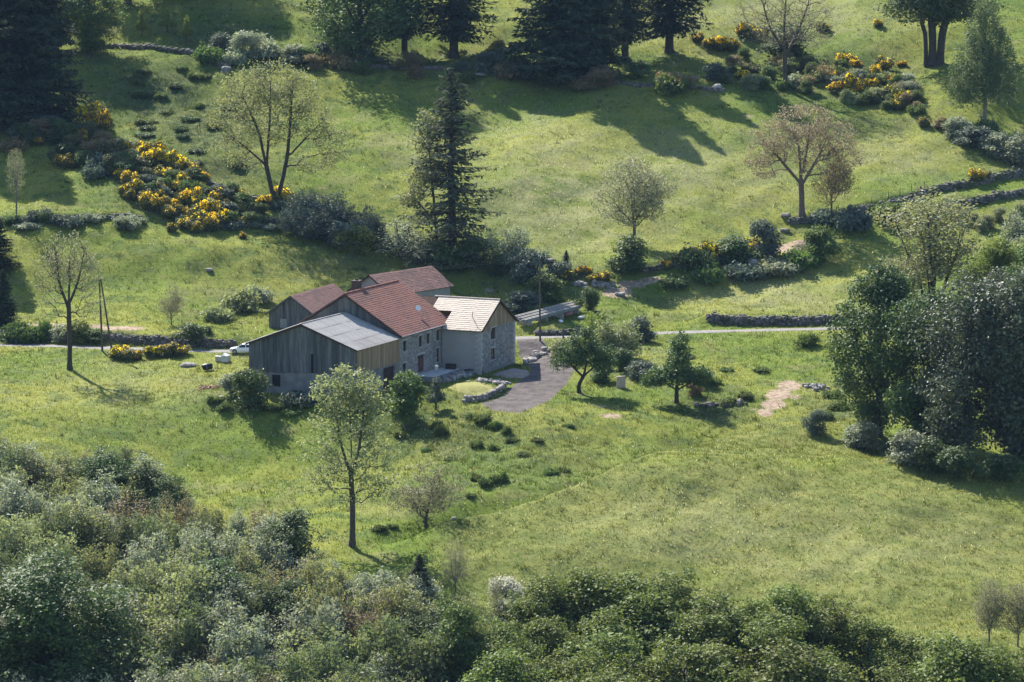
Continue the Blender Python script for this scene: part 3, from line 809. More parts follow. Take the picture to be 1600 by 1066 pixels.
make_tree('fruit_up', 84, 9.5, [[(0, 0, 0), (0, 0, 1.5), (.1, 0, 4), (.1, 0, 8.6)], [(0, 0, 1.7), (-1.6, 0, 2.9), (-2.8, 0, 3.6)], [(0, 0, 1.7), (1.7, 0, 2.8), (2.9, 0, 3.5)]],
          [(.2, 0, 8.2, .9, .9, 1.2), (.3, 0, 6.4, 1.2, 1.2, 1.3), (0, 0, 4.8, 1.6, 1.6, 1.2), (-1.9, 0, 3.5, 1.6, 1.5, 1.0), (2.0, 0, 3.7, 1.7, 1.5, 1.2), (0, 0, 3.4, 2.2, 2, 1.0), (3.0, 0, 2.9, .9, .9, .8), (-3, 0, 2.9, .8, .8, .7)],
          n=330, k=19, leaf=.2, sig=.3, r0=.22, surf=.6, bal=.25)
make_tree('side_tree', 85, 20, [[(0, 0, 0), (-.3, 0, 6), (-1, 0, 13), (-1.4, 0, 18)], [(-.2, 0, 4), (-2, 0, 6.5), (-3.6, 0, 8)]],
          [(-1.4, 0, 18, 1.6, 1.6, 1.6), (-2.4, 0, 15.5, 1.6, 1.6, 1.5), (-1, 0, 12, 2, 2, 2.5), (-2.6, 0, 10, 1.4, 1.4, 1.6), (-3.5, 0, 7.6, 1.8, 1.6, 1.2), (-2.2, 0, 5, 1.5, 1.5, 1.2)], n=420, k=9, leaf=.24, sig=.42, r0=.2, surf=.5)
make_spruce('spruce_thin', 91, 29, 6.6, .03, .62, .62, .30, 6, 1.0, .26, .62, .12)
make_spruce('spruce_a', 92, 31, 7.0, .02, .5, 1.0, .36, 7, 1.2, .30, .75)
make_spruce('spruce_b', 93, 33, 6.6, .15, .62, 1.05, .48, 6, 2.4, .30, .7)
make_spruce('spruce_c', 94, 30, 7.6, .05, .5, 1.0, .40, 7, 1.4, .30, .8)
for i, sd in enumerate([101, 102, 103, 104, 105]): make_broom('broom_%d' % i, sd, 2.1, 2.6, fl=(.95, .5, .8, .3, 1.1)[i])
for i, sd in enumerate([111, 112, 113]):
    q = rl(sd); T, L = plume(q, 1.2, 2.6, 12)
    make_tree('weed_%d' % i, sd, 1.2, T, L, n=150, k=12, leaf=.13, sig=.16, r0=.03, surf=.5, bal=.3, aspect=2.0, up=.3, outw=.3, tipr=.006)

def plant(proto, px, py, h=None, w=None, leaf='leaf_mid', bark='bark', name='tree', label='', cat='tree', group=None, yaw=None, P=None, sink=.12, hm=None, flower=None, tilt=0.0):
    """h, w: height and width in photo pixels (turned to metres at the spot the base touches)"""
    if proto.startswith('shrub') and w and h and w > 1.7 * h: proto = 'weed' + proto[5:]
    p = PROTO[proto]
    if P is None: P = hit(px, py)
    s = pxm(P)
    H = hm if hm is not None else h / s
    sz = H / p['H']; sx = (w / s) / p['W'] if w else sz
    if yaw is None: yaw = random.uniform(0, 6.283)
    root = empty(name, (P[0], P[1], float(terr(P[0], P[1])) - sink), yaw, (sx, sx, sz))
    if tilt: root.rotation_euler[1] = tilt
    for nm, me, mt in (('trunk', p['wood'], bark), ('crown', p['leaf'], leaf), ('flowers', p.get('flower'), flower or 'broom_flower')):
        if me is None: continue
        if len(me.materials) == 0: me.materials.append(M[mt])
        o = bpy.data.objects.new('stems' if (nm == 'trunk' and cat in ('bush', 'shrub')) else ('foliage' if (nm == 'crown' and cat in ('bush', 'shrub')) else nm), me)
        COL.objects.link(o); o.parent = root
        if nm == 'flowers': o['kind'] = 'stuff'
        o.material_slots[0].link = 'OBJECT'; o.material_slots[0].material = M[mt]
    tag(root, label, cat, group)
    return root

# ---------------------------------------------------------------- stones and walls
_ico = None
def ico():
    global _ico
    if _ico is None:
        import bmesh
        bm = bmesh.new(); bmesh.ops.create_icosphere(bm, subdivisions=1, radius=1.0)
        v = np.array([q.co[:] for q in bm.verts]); f = np.array([[q.index for q in fc.verts] for fc in bm.faces]); bm.free()
        _ico = (v, f)
    return _ico
def stones_mesh(name, P, S3, r, yaw=None):
    v, f = ico(); n = len(P)
    V = np.sign(v) * np.abs(v) ** .65
    V = V[None] * (1 + r.normal(0, .13, (n, len(v), 1))) * S3[:, None, :]
    a = r.uniform(0, 6.28, n) if yaw is None else yaw + r.normal(0, .15, n)
    c, s = np.cos(a)[:, None], np.sin(a)[:, None]
    X = V[..., 0] * c - V[..., 1] * s; Y = V[..., 0] * s + V[..., 1] * c
    V = np.stack([X, Y, V[..., 2]], -1) + P[:, None, :]
    F = (f[None] + (np.arange(n) * len(v))[:, None, None]).reshape(-1, 3)
    return np_mesh(name, V.reshape(-1, 3), F, False, {'v': ('FACE', np.repeat(r.random(n), len(f)))})
def stone_mat(name, c1, c2, moss=None):
    m, nt, out = new_mat(name)
    col = mixc(nt, attr(nt, 'v'), c1, c2)
    pos = geo_pos(nt)
    col = mixc(nt, math_n(nt, 'MULTIPLY', ramp(nt, noise(nt, pos, 2.2, 4), .4, .7), .6), col, tuple(x * .55 for x in c1))
    if moss: col = mixc(nt, math_n(nt, 'MULTIPLY', ramp(nt, noise(nt, pos, .6, 4), .48, .62), .8), col, moss)
    p = N(nt, 'ShaderNodeBsdfPrincipled'); p.inputs['Roughness'].default_value = .9; p.inputs['Specular IOR Level'].default_value = .2
    nt.links.new(col, p.inputs['Base Color'])
    b = nt.nodes.new('ShaderNodeBump'); b.inputs['Strength'].default_value = .5; b.inputs['Distance'].default_value = .05
    nt.links.new(noise(nt, pos, 8, 4), b.inputs['Height']); nt.links.new(b.outputs[0], p.inputs['Normal'])
    nt.links.new(p.outputs[0], out.inputs[0]); return m
M['fieldstone'] = stone_mat('fieldstone', (.11, .10, .092), (.22, .205, .19), (.05, .062, .028))
M['palestone'] = stone_mat('palestone', (.20, .188, .178), (.36, .335, .32))
M['boulder'] = stone_mat('boulder', (.13, .122, .118), (.23, .22, .21), (.08, .085, .055))
M['granite'] = stone_mat('granite', (.20, .19, .185), (.36, .345, .335))

def field_wall(P, h, label, r, w=.5, size=.3, grp='dry stone field walls'):
    P = resample(P, .25); Q = []
    for p in P:
        for _ in range(int(3 * h / size)):
            Q.append((p[0] + r.normal(0, w * .45), p[1] + r.normal(0, w * .45), r.random() * h * r.uniform(.7, 1.08)))
    Q = np.array(Q); z = np.minimum(terr(Q[:, 0], Q[:, 1]), terr(Q[:, 0], Q[:, 1] - .7)); Q[:, 2] += z
    n = len(Q); S3 = size * r.uniform(.5, 1.15, (n, 3)) * np.array([1.2, .9, .75])
    root = empty('field_wall', (P[0][0], P[0][1], float(terr(P[0][0], P[0][1]))))
    Q = Q - np.array(root.location)[None]
    o = link('stones', stones_mesh('stones', Q, S3, r), M['fieldstone'], root); o['kind'] = 'stuff'
    tag(root, label, 'wall', grp); return root

def boulder(px, py, wpx, label, mat='boulder', flat=.6, seed=0, grp='boulders lying in the meadows', name='boulder', hm=None, aspect=1.0):
    r = np.random.default_rng(1000 + seed + int(px))
    import bmesh
    bm = bmesh.new(); bmesh.ops.create_icosphere(bm, subdivisions=2, radius=1.0)
    ph = r.uniform(0, 6, 6)
    for v in bm.verts:
        c = v.co; k = 1 + .16 * math.sin(2.3 * c.x + ph[0]) + .14 * math.sin(2.9 * c.y + ph[1]) + .12 * math.sin(3.1 * c.z + ph[2]) + r.normal(0, .045)
        v.co = Vector([math.copysign(abs(q) ** .8, q) for q in c]) * k
    me = bpy.data.meshes.new(name); bm.to_mesh(me); bm.free()
    a = me.attributes.new('v', 'FLOAT', 'FACE'); a.data.foreach_set('value', np.full(len(me.polygons), r.random(), dtype=np.float32))
    P = hit(px, py); s = wpx / pxm(P) / 2
    o = link(name, me, M[mat]); o.location = P + np.array([0, 0, s * flat * .35]); o.scale = (s, s * aspect, s * flat); o.rotation_euler = (0, 0, r.uniform(-.5, .5))
    tag(o, label, 'rock', grp); return o

# ---------------------------------------------------------------- farm buildings
def tone_attr_mat(name, c1, c2, c3, rough=.8, spec=.2):
    m, nt, out = new_mat(name)
    pos = obj_pos(nt)
    col = mixc(nt, attr(nt, 'v'), c1, c2)
    col = mixc(nt, math_n(nt, 'MULTIPLY', ramp(nt, noise(nt, pos, .35, 5, .65), .45, .68), .65), col, c3)
    p = N(nt, 'ShaderNodeBsdfPrincipled'); p.inputs['Roughness'].default_value = rough; p.inputs['Specular IOR Level'].default_value = spec
    nt.links.new(col, p.inputs['Base Color']); nt.links.new(p.outputs[0], out.inputs[0]); return m
M['tile_red'] = tone_attr_mat('tile_red', (.175, .078, .058), (.235, .105, .08), (.13, .072, .06))
M['tile_old'] = tone_attr_mat('tile_old', (.17, .09, .075), (.27, .155, .13), (.11, .08, .07))
M['tile_new'] = tone_attr_mat('tile_new', (.47, .405, .335), (.53, .465, .39), (.43, .37, .305))
M['wood_old'] = simple('weathered_boards', (.072, .074, .080), (.15, .152, .16), 1.2, .9, .3, obj_rand=.75, stretch=(3, 3, .25), fine=(6, (.06, .06, .06), .6))
M['wood_new'] = simple('larch_boards', (.24, .168, .10), (.34, .25, .16), 1.2, .8, .2, obj_rand=.45, stretch=(3, 3, .3), fine=(6, (.24, .15, .08), .5))
M['concrete'] = simple('cast_concrete', (.15, .148, .146), (.24, .236, .23), .8, .95, .2, fine=(4, (.12, .115, .11), .5))
M['plaster'] = simple('grey_render', (.30, .285, .28), (.35, .335, .33), .5, .95, .1)
M['limewash'] = simple('lime_mortar', (.27, .255, .24), (.34, .325, .31), 1.2, .95, .2)
M['fibro'] = simple('fibre_cement', (.28, .27, .255), (.36, .348, .33), .9, .9, .1, obj_rand=.14, fine=(5, (.22, .22, .21), .55))
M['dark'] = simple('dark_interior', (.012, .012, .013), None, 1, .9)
M['dark_wood'] = simple('dark_stained_wood', (.05, .035, .03), (.08, .055, .045), 2, .95, spec=.05)
M['door_wood'] = simple('brown_door', (.085, .035, .03), (.12, .055, .045), 2, .6)
M['frame_wood'] = simple('window_frame', (.12, .065, .05), (.16, .09, .07), 2, .6)
M['glass'] = simple('window_glass', (.02, .025, .03), None, 1, .08, spec=.6)
M['zinc'] = simple('zinc_sheet', (.33, .34, .35), (.42, .43, .44), 1, .45, metal=.6)
M['slab'] = simple('pale_paving', (.42, .415, .41), (.52, .515, .51), 1.0, .9)
M['white'] = simple('white_paint', (.75, .75, .75), (.8, .8, .8), 1, .5)
M['black'] = simple('black_plastic', (.012, .012, .013), (.02, .02, .02), 1, .5)
M['brick'] = simple('soot_brick', (.045, .036, .034), (.08, .06, .054), 3, .9, .3)

def tiles(name, p0, eu, ev, nu, nv, mat, parent, r, overhang=.02, th=.024, arch=.02, tone=None):
    """p0 ridge-end corner at the eave; eu along the eave, ev up the slope (vectors over the whole side); nu x nv overlapping tiles"""
    p0 = np.array(p0, float); eu = np.array(eu, float); ev = np.array(ev, float)
    nrm = np.cross(eu, ev); nrm /= np.linalg.norm(nrm)
    if nrm[2] < 0: nrm = -nrm
    i, j = np.meshgrid(np.arange(nu), np.arange(nv)); i = i.ravel(); j = j.ravel(); n = len(i)
    lift = r.normal(0, .006, n)
    u0 = (i + .01) / nu; u1 = (i + .99) / nu; um = (u0 + u1) / 2; v0 = j / nv - .3 / nv + r.normal(0, .02, n) / nv; v1 = (j + 1.05) / nv
    def pt(u, v, h): return p0 + u[:, None] * eu + v[:, None] * ev + nrm * h[:, None]
    o = np.full(n, .02) + lift
    V = np.stack([pt(u0, v0, o + th), pt(um, v0, o + th + arch), pt(u1, v0, o + th), pt(u0, v1, o), pt(um, v1, o + arch), pt(u1, v1, o), pt(u0, v0, o - .012), pt(u1, v0, o - .012)], 1)
    F = np.array([[0, 1, 4, 3], [1, 2, 5, 4], [6, 1, 0, 6], [6, 7, 2, 1]])
    F4 = np.array([[0, 1, 4, 3], [1, 2, 5, 4], [6, 7, 2, 1]]); F3 = np.array([[0, 6, 1]])
    f4 = (F4[None] + (np.arange(n) * 8)[:, None, None]).reshape(-1, 4); f3 = (F3[None] + (np.arange(n) * 8)[:, None, None]).reshape(-1, 3)
    tv = np.clip(r.random(n) * .7 + .3 * r.random(nv)[j] , 0, 1)
    ob = link(name, np_mesh(name, V.reshape(-1, 3), [f4, f3], False, {'v': ('FACE', np.concatenate([np.repeat(tv, 3), tv]))}), mat, parent)
    ob['kind'] = 'stuff'
    return ob

def wall_rect(mb, axis, a, u0, u1, z0, z1, th, holes):
    """upright wall in plane axis=a (outer face), thickness inward th, with holes (u0,u1,z0,z1)"""
    us = sorted(set([u0, u1] + [h[0] for h in holes] + [h[1] for h in holes])); zs = sorted(set([z0, z1] + [h[2] for h in holes] + [h[3] for h in holes]))
    us = [u for u in us if u0 <= u <= u1]; zs = [z for z in zs if z0 <= z <= z1]
    for i in range(len(us) - 1):
        for j in range(len(zs) - 1):
            cu, cz = (us[i] + us[i + 1]) / 2, (zs[j] + zs[j + 1]) / 2
            if any(h[0] < cu < h[1] and h[2] < cz < h[3] for h in holes): continue
            if axis == 'x': mb.box(min(a, a - th), max(a, a - th), us[i], us[i + 1], zs[j], zs[j + 1])
            else: mb.box(us[i], us[i + 1], min(a, a - th), max(a, a - th), zs[j], zs[j + 1])

def wall_stones(name, axis, a, sgn, u0, u1, z0, z1, holes, mat, parent, r, top=None, hs=.27, ws=.42):
    V = []; tone = []
    z = z0
    while z < z1 - .05:
        h = hs * r.uniform(.7, 1.35); h = min(h, z1 - z)
        u = u0
        while u < u1 - .03:
            w = ws * r.uniform(.5, 1.6); w = min(w, u1 - u)
            cu, cz = u + w / 2, z + h / 2
            if not any(q[0] - .06 < cu < q[1] + .06 and q[2] - .06 < cz < q[3] + .06 for q in holes) and (top is None or z + h < top(cu)):
                g = .018
                d0 = a; d1 = a + sgn * r.uniform(.015, .06)
                jt = r.normal(0, .018, (8, 2))
                pts = [(u + g, z + g), (u + w - g, z + g), (u + w - g, z + h - g), (u + g, z + h - g)]
                pts = [(p[0] + jt[q, 0], p[1] + jt[q, 1]) for q, p in enumerate(pts)]
                ins = [(p[0] + (.03 if q in (0, 3) else -.03), p[1] + (.03 if q in (0, 1) else -.03)) for q, p in enumerate(pts)]
                for d, pp in ((d0, pts), (d1, ins)):
                    for p in pp: V.append((d, p[0], p[1]) if axis == 'x' else (p[0], d, p[1]))
                tone.append(r.random())
            u += w
        z += h
    n = len(tone); F = np.array([[4, 5, 6, 7], [0, 1, 5, 4], [1, 2, 6, 5], [2, 3, 7, 6], [3, 0, 4, 7]])
    if (axis == 'x') == (sgn < 0): F = F[:, ::-1]
    f = (F[None] + (np.arange(n) * 8)[:, None, None]).reshape(-1, 4)
    o = link(name, np_mesh(name, np.array(V), f, False, {'v': ('FACE', np.repeat(np.array(tone), 5))}), mat, parent); o['kind'] = 'stuff'
    return o

def window(root, axis, a, sgn, u0, u1, z0, z1, sill=True, deep=.16, mull=True, lintel=True, name='window'):
    """a window set back in its opening: frame part with pane and sill sub-parts"""
    def bx(mb, ua, ub, za, zb, da, db):
        d0, d1 = sorted((a - sgn * da, a - sgn * db))
        if axis == 'x': mb.box(d0, d1, ua, ub, za, zb)
        else: mb.box(ua, ub, d0, d1, za, zb)
    fw = .08
    m = MB(); bx(m, u0, u0 + fw, z0, z1, deep, deep + .07); bx(m, u1 - fw, u1, z0, z1, deep, deep + .07)
    bx(m, u0 + fw, u1 - fw, z0, z0 + fw, deep, deep + .07); bx(m, u0 + fw, u1 - fw, z1 - fw, z1, deep, deep + .07)
    if mull: bx(m, (u0 + u1) / 2 - .035, (u0 + u1) / 2 + .035, z0 + fw, z1 - fw, deep - .01, deep + .06)
    w = m.build(name, M['frame_wood'], root)
    um = (u0 + u1) / 2
    for ua, ub in (((u0 + fw, um - .035), (um + .035, u1 - fw)) if mull else ((u0 + fw, u1 - fw),)):
        m = MB(); bx(m, ua, ub, z0 + fw, z1 - fw, deep + .03, deep + .045); m.build('pane', M['glass'], w)
    if sill:
        m = MB(); bx(m, u0 - .12, u1 + .12, z0 - .14, z0 - .003, -.10, .14); m.build('sill', M['palestone_plain'], w)
    if lintel:
        m = MB(); bx(m, u0 - .2, u1 + .2, z1 + .003, z1 + .24, -.075, .10); m.build('lintel', M['palestone_plain'], w)
    return w
M['palestone_plain'] = simple('dressed_granite', (.33, .32, .31), (.43, .415, .40), 2, .9, .2)

rb_ = np.random.default_rng(55)
ROT = -TH
# --- barn -------------------------------------------------------------------
barn = empty('timber_barn', O_H, ROT)
tag(barn, 'grey weathered timber barn on a concrete ground floor with fibre cement roof', 'barn')
BW, BL, BE, BR, BA = -17.4, 13.9, 7.15, 10.3, -8.8       # width side, length, eave, ridge, ridge position
mb = MB()
doorB = (8.6, 12.3, -1.0, 3.3)
wall_rect(mb, 'y', 0, BW, -.35, -1.5, 3.5, -.35, [(-13.7, -12.3, 1.0, 2.75), (-16.6, -15.0, 1.1, 2.5)])
wall_rect(mb, 'x', 0, 0, BL, -1.5, 3.75, .35, [doorB])
wall_rect(mb, 'x', BW, .35, BL, -1.5, BE, -.35, [])
mb.box(BW + .35, -.35, BL - .3, BL - .02, -1.5, 6.9)
mb.build('wall', M['concrete'], barn)
m = MB(); m.box(BW + .3, -.4, .42, BL - .35, 3.2, 3.4); m.build('loft_floor', M['dark_wood'], barn)
m = MB(); m.box(-.33, -.25, doorB[0] + .03, doorB[1] - .03, .05, 3.28); dr = m.build('door', M['dark_wood'], barn)
for q in range(5):
    m = MB(); u = doorB[0] + .1 + q * .72; m.box(-.245, -.215, u, u + .66, .1, 3.2); m.build('plank', M['dark_wood'], dr)
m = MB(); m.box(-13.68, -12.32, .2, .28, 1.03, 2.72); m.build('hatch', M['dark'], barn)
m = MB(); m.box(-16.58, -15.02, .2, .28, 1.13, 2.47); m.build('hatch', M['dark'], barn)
def roof_z(g): return BR - (BR - BE) * abs(g - BA) / (0 - BA)
u = BW + .02
k = 0
while u < -.1:
    w = rb_.uniform(.42, .68); w = min(w, -.02 - u)
    zb = 2.85 + (u - BW) / (-BW) * .8 + rb_.normal(0, .03)
    d = rb_.uniform(.04, .075)
    m = MB(); uu = u + w - .018
    z0a, z0b = min(roof_z(u), roof_z(uu)), 0
    pts = [(u, zb), (uu, zb), (uu, roof_z(uu) - .06), (u, roof_z(u) - .06)]
    if u < BA < uu: pts.insert(3, (BA, BR - .06))
    if not (-7.75 < u + w / 2 < -7.1): m.prism(pts, 'y', -d - .02, -.02); m.build('plank', M['wood_old'], barn)
    else:
        m.prism([(u, 6.1), (uu, 6.1), (uu, roof_z(uu) - .06), (u, roof_z(u) - .06)], 'y', -d - .02, -.02); m.build('plank', M['wood_old'], barn)
        m = MB(); m.prism([(u, zb), (u + .28, zb), (u + .28, 6.1), (u, 6.1)], 'y', -d - .02, -.02); m.build('plank', M['wood_old'], barn)
    u += w
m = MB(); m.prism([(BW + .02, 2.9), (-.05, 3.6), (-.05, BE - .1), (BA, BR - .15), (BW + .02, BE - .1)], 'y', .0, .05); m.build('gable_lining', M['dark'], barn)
u = .02
while u < BL - .1:
    w = rb_.uniform(.5, .8); w = min(w, BL - u)
    m = MB(); d = rb_.uniform(.04, .07); m.box(.02, .02 + d, u, u + w - .02, 3.62 + rb_.normal(0, .03), BE - .05); m.build('plank', M['wood_new'], barn); u += w
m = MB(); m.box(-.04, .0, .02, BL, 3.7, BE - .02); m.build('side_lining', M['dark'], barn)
# roof of corrugated sheets
def corr_sheet(L, Wd):
    n = 9; V = []; F = []
    for q in range(n):
        x = Wd * q / (n - 1); h = .03 * (1 if q % 2 else -1)
        V += [(x, 0, h), (x, L, h)]
    for q in range(n - 1): F.append((2 * q, 2 * q + 2, 2 * q + 3, 2 * q + 1))
    me = bpy.data.meshes.new('sheet'); me.from_pydata(V, [], F); me.update(); me.materials.append(M['fibro']); return me
slope_len = math.hypot(-BA + .45, (BR - BE) * (1 + .45 / -BA)); ang = math.atan2(BR - BE, -BA)
m = MB()
m.prism([(.35, BE - .13), (.35, BE - .04), (BA, BR + .09 - .04), (BW - .35, BE - .04 - .02), (BW - .35, BE - .15), (BA, BR - .06)], 'y', -.3, BL - .02)
rf_ = m.build('roof', M['dark_wood'], barn)
rows, cols = 4, 10
sh = corr_sheet(slope_len / rows * 1.06, (BL + .35) / cols * 1.01)
for side in (1, -1):
    for i in range(rows):
        for j in range(cols):
            o = bpy.data.objects.new('sheet', sh); COL.objects.link(o); o.parent = rf_
            d = slope_len / rows * i            # distance up from the eave
            e = .45 - d * math.cos(ang)
            if side == 1:
                X = Vector((0, 1, 0)); Yv = Vector((-math.cos(ang), 0, math.sin(ang))); pos = Vector((e, -.35 + j * (BL + .35) / cols, BE + .08 - .45 * math.tan(ang) + d * math.sin(ang) + .022 * (i + 1) + rb_.normal(0, .006)))
            else:
                X = Vector((0, -1, 0)); Yv = Vector((math.cos(ang), 0, math.sin(ang))); pos = Vector((2 * BA - e, BL - j * (BL + .35) / cols, BE + .08 - .45 * math.tan(ang) + d * math.sin(ang) + .022 * (i + 1)))
            Z = X.cross(Yv)
            mt = Matrix((X, Yv, Z)).transposed().to_4x4(); mt.translation = pos
            o.matrix_local = mt
m = MB()
for s_ in (1, -1):
    ux = .4 if s_ == 1 else BW - .4
    m.prism([(ux, BE - .28), (ux, BE - .06), (BA, BR + .06), (BA, BR - .2)], 'y', -.40, -.32)
m.build('verge_board', M['dark_wood'], barn)

# --- farmhouse ---------------------------------------------------------------
house = empty('stone_farmhouse', (O_H[0], O_H[1], 0), ROT)
tag(house, 'long two storey stone farmhouse with large red tiled roof and chimney', 'house')
H0, H1, HE, HR, HZ = 13.95, 31.0, 7.75, 13.2, .2
M_ = M
HW = -17.6
wins = [(15.1, 16.3, 4.9, 6.5), (20.4, 21.5, 4.95, 6.6), (23.0, 24.1, 5.05, 6.65), (26.4, 27.5, 5.1, 6.8), (15.0, 16.2, 1.75, 3.2), (26.4, 27.4, 1.9, 4.0)]
door = (20.0, 22.1, 1.15, 3.75)
mb = MB()
wall_rect(mb, 'x', 0, H0, H1, -1.5, HE + .05, .5, wins + [door])
mb.box(HW, HW + .5, H0, H1, -1.5, HE + .1)
mb.prism([(HW + .5, -1.5), (-.5, -1.5), (-.5, HE - .1), (BA, HR - .35), (HW + .5, HE - .1)], 'y', H0 + .003, H0 + .45)
mb.prism([(HW + .5, -1.5), (-.5, -1.5), (-.5, HE - .1), (BA, HR - .35), (HW + .5, HE - .1)], 'y', H1 - .45, H1 - .003)
mb.build('wall', M['limewash'], house)
wall_stones('wall_stones', 'x', 0.0, 1, H0 + .05, 27.9, .9, HE - .35, wins + [door], M['granite'], house, rb_)
# boarded top of the near gable
u = HW + .6
while u < -.5:
    w = rb_.uniform(.5, .8); w = min(w, -.4 - u); uu = u + w - .02
    rz = lambda g: HR - .32 - (HR - HE) * abs(g - BA) / 8.8
    zb = max(6.0, BR - (BR - BE) * abs((u + uu) / 2 - BA) / 8.8 - .3)
    if min(rz(u), rz(uu)) > zb + .1:
        m = MB(); pts = [(u, zb), (uu, zb), (uu, rz(uu)), (u, rz(u))]
        if u < BA < uu: pts.insert(3, (BA, rz(BA)))
        m.prism(pts, 'y', H0 - .06, H0 - .01); m.build('plank', M['wood_old'], house)
    u += w
for q, w_ in enumerate(wins): window(house, 'x', 0, 1, *w_, mull=(q not in (4,)))
m = MB(); m.box(-.22, -.16, door[0], door[1], door[2] + .02, door[3]); dr = m.build('door', M['door_wood'], house)
for q in range(2):
    m = MB(); m.box(-.158, -.13, door[0] + .15 + q * 1.0, door[0] + .95 + q * 1.0, door[2] + .15, door[3] - .7); m.build('panel', M['door_wood'], dr)
    m = MB(); m.box(-.158, -.14, door[0] + .2 + q * 1.0, door[0] + .9 + q * 1.0, door[3] - .62, door[3] - .12); m.build('pane', M['glass'], dr)
m = MB(); m.box(-.13, -.09, door[0] + 1.08, door[0] + 1.2, 2.1, 2.16); m.build('handle', M['zinc'], dr)
m = MB(); m.box(-.1, .08, door[0] - .25, door[1] + .25, door[3] + .003, door[3] + .35); m.build('lintel', M['palestone_plain'], dr)
ov = .55
tanh_ = (HR - HE) / 8.8
m = MB(); m.prism([(ov, HE - ov * tanh_ - .12), (ov, HE - ov * tanh_), (BA, HR), (HW - ov, HE - ov * tanh_), (HW - ov, HE - ov * tanh_ - .12), (BA, HR - .14)], 'y', H0 - .45, H1 + .35)
rfh = m.build('roof', M['dark_wood'], house)
Lr = H1 - H0 + .8
tiles('roof_tiles', (ov, H0 - .45, HE - ov * tanh_), (0, Lr, 0), (BA - ov, 0, HR - HE + ov * tanh_), 72, 26, M['tile_red'], rfh, rb_, th=.04)
tiles('roof_tiles', (HW - ov, H0 - .45, HE - ov * tanh_), (0, Lr, 0), (BA - HW + ov, 0, HR - HE + ov * tanh_), 72, 26, M['tile_red'], rfh, rb_, th=.04)
def ridge(parent, a, b, mat, n):
    a = Vector(a); b = Vector(b); d = (b - a) / n
    for q in range(n):
        m = MB(); m.tube([a + d * q, a + d * (q + .97)], [.15, .13], 8); m.build('ridge_tile', mat, parent)
M['ridge_red'] = simple('ridge_red', (.26, .10, .07), (.34, .15, .11), 2, .8, obj_rand=.3)
ridge(rfh, (BA, H0 - .45, HR + .06), (BA, H1 + .35, HR + .06), M['ridge_red'], 38)
m = MB()
for s_, gx in ((1, ov), (-1, HW - ov)):
    m.prism([(gx, HE - ov * tanh_ - .3), (gx, HE - ov * tanh_ + .02), (BA, HR + .02), (BA, HR - .3)], 'y', H0 - .54, H0 - .455)
m.build('verge_board', M['dark_wood'], rfh)
m = MB(); m.tube([(ov + .09, H0 - .4, HE - ov * tanh_ - .06), (ov + .09, H1 + .3, HE - ov * tanh_ - .02)], .075, 8); m.build('gutter', M['zinc'], rfh)
m = MB(); m.box(-10.6, -9.5, 19.4, 20.5, HR - 1.6, HR + 1.1); m.box(-10.7, -9.4, 19.3, 20.6, HR + 1.1, HR + 1.25)
ch = m.build('chimney', M['brick'], rfh)
m = MB(); m.tube([(-10.05, 19.95, HR + 1.25), (-10.05, 19.95, HR + 1.55)], [.22, .18], 10); m.build('chimney_pot', M['brick'], ch)
# small dish with its mast on the tiles
m = MB(); zt = HE + 2.55 * tanh_
m.tube([(-2.55, 25.2, zt - .1), (-2.55, 25.2, zt + .75)], .03, 6)
m.build('aerial_mast', M['zinc'], house)
m = MB(); c = Vector((-2.35, 25.0, zt + .8)); ax = Vector((.72, -.55, .42)).normalized(); a_ = ax.orthogonal().normalized(); b_ = ax.cross(a_)
ctr = len(m.v); rings = []
for rr, dd in ((.02, -.12), (.22, -.09), (.36, -.03), (.45, .04)):
    rings.append(len(m.v)); m.v += [tuple(c + ax * dd + (a_ * math.cos(q * math.pi / 8) + b_ * math.sin(q * math.pi / 8)) * rr) for q in range(16)]
for i in range(3):
    for q in range(16): m.f.append([rings[i] + q, rings[i] + (q + 1) % 16, rings[i + 1] + (q + 1) % 16, rings[i + 1] + q])
m.build('satellite_dish', M['white'], house)

# --- annex --------------------------------------------------------------------
A0, A1, AE, AR, AG, AB = 28.0, 40.4, 7.05, 10.75, 6.5, -6.0
annex = empty('stone_annex', (O_H[0] + G_H[0] * 3 + L_H[0] * 34, O_H[1] + G_H[1] * 3 + L_H[1] * 34, 0), ROT)
tag(annex, 'renovated annex with pale new roof tiles, grey render and larch boarded gable', 'house')
ax_off = (-3.0, -34.0)
class AMB(MB):
    def build(s, name, mat, parent=None, smooth=False):
        s.v = [(p[0] + ax_off[0], p[1] + ax_off[1], p[2]) for p in s.v]
        return MB.build(s, name, mat, parent, smooth)
AM = (A0 + A1) / 2
def shift(o):
    o.location = (ax_off[0], ax_off[1], 0); return o
awin = [(31.7, 33.4, 5.0, 6.75), (31.6, 33.2, 1.9, 3.65)]
mb = AMB()
mb.box(.15, AG - .5, A0, A0 + .5, -1.2, AE + .02)
fb = mb.build('front_wall', M['plaster'], annex)
mb = AMB(); wall_rect(mb, 'x', AG, A0, A1, -1.2, AE, .5, awin)
mb.box(AB, AG - .5, A1 - .5, A1, -1.2, AE)
mb.prism([(A0 + .02, AE + .003), (A1 - .02, AE + .003), (AM, AR - .2)], 'x', AG - .45, AG - .02)
mb.build('gable_wall', M['limewash'], annex)
shift(wall_stones('wall_stones', 'x', AG, 1, A0 + .45, A1 - .4, -.3, AE - .1, awin, M['granite'], annex, rb_, hs=.32, ws=.5))
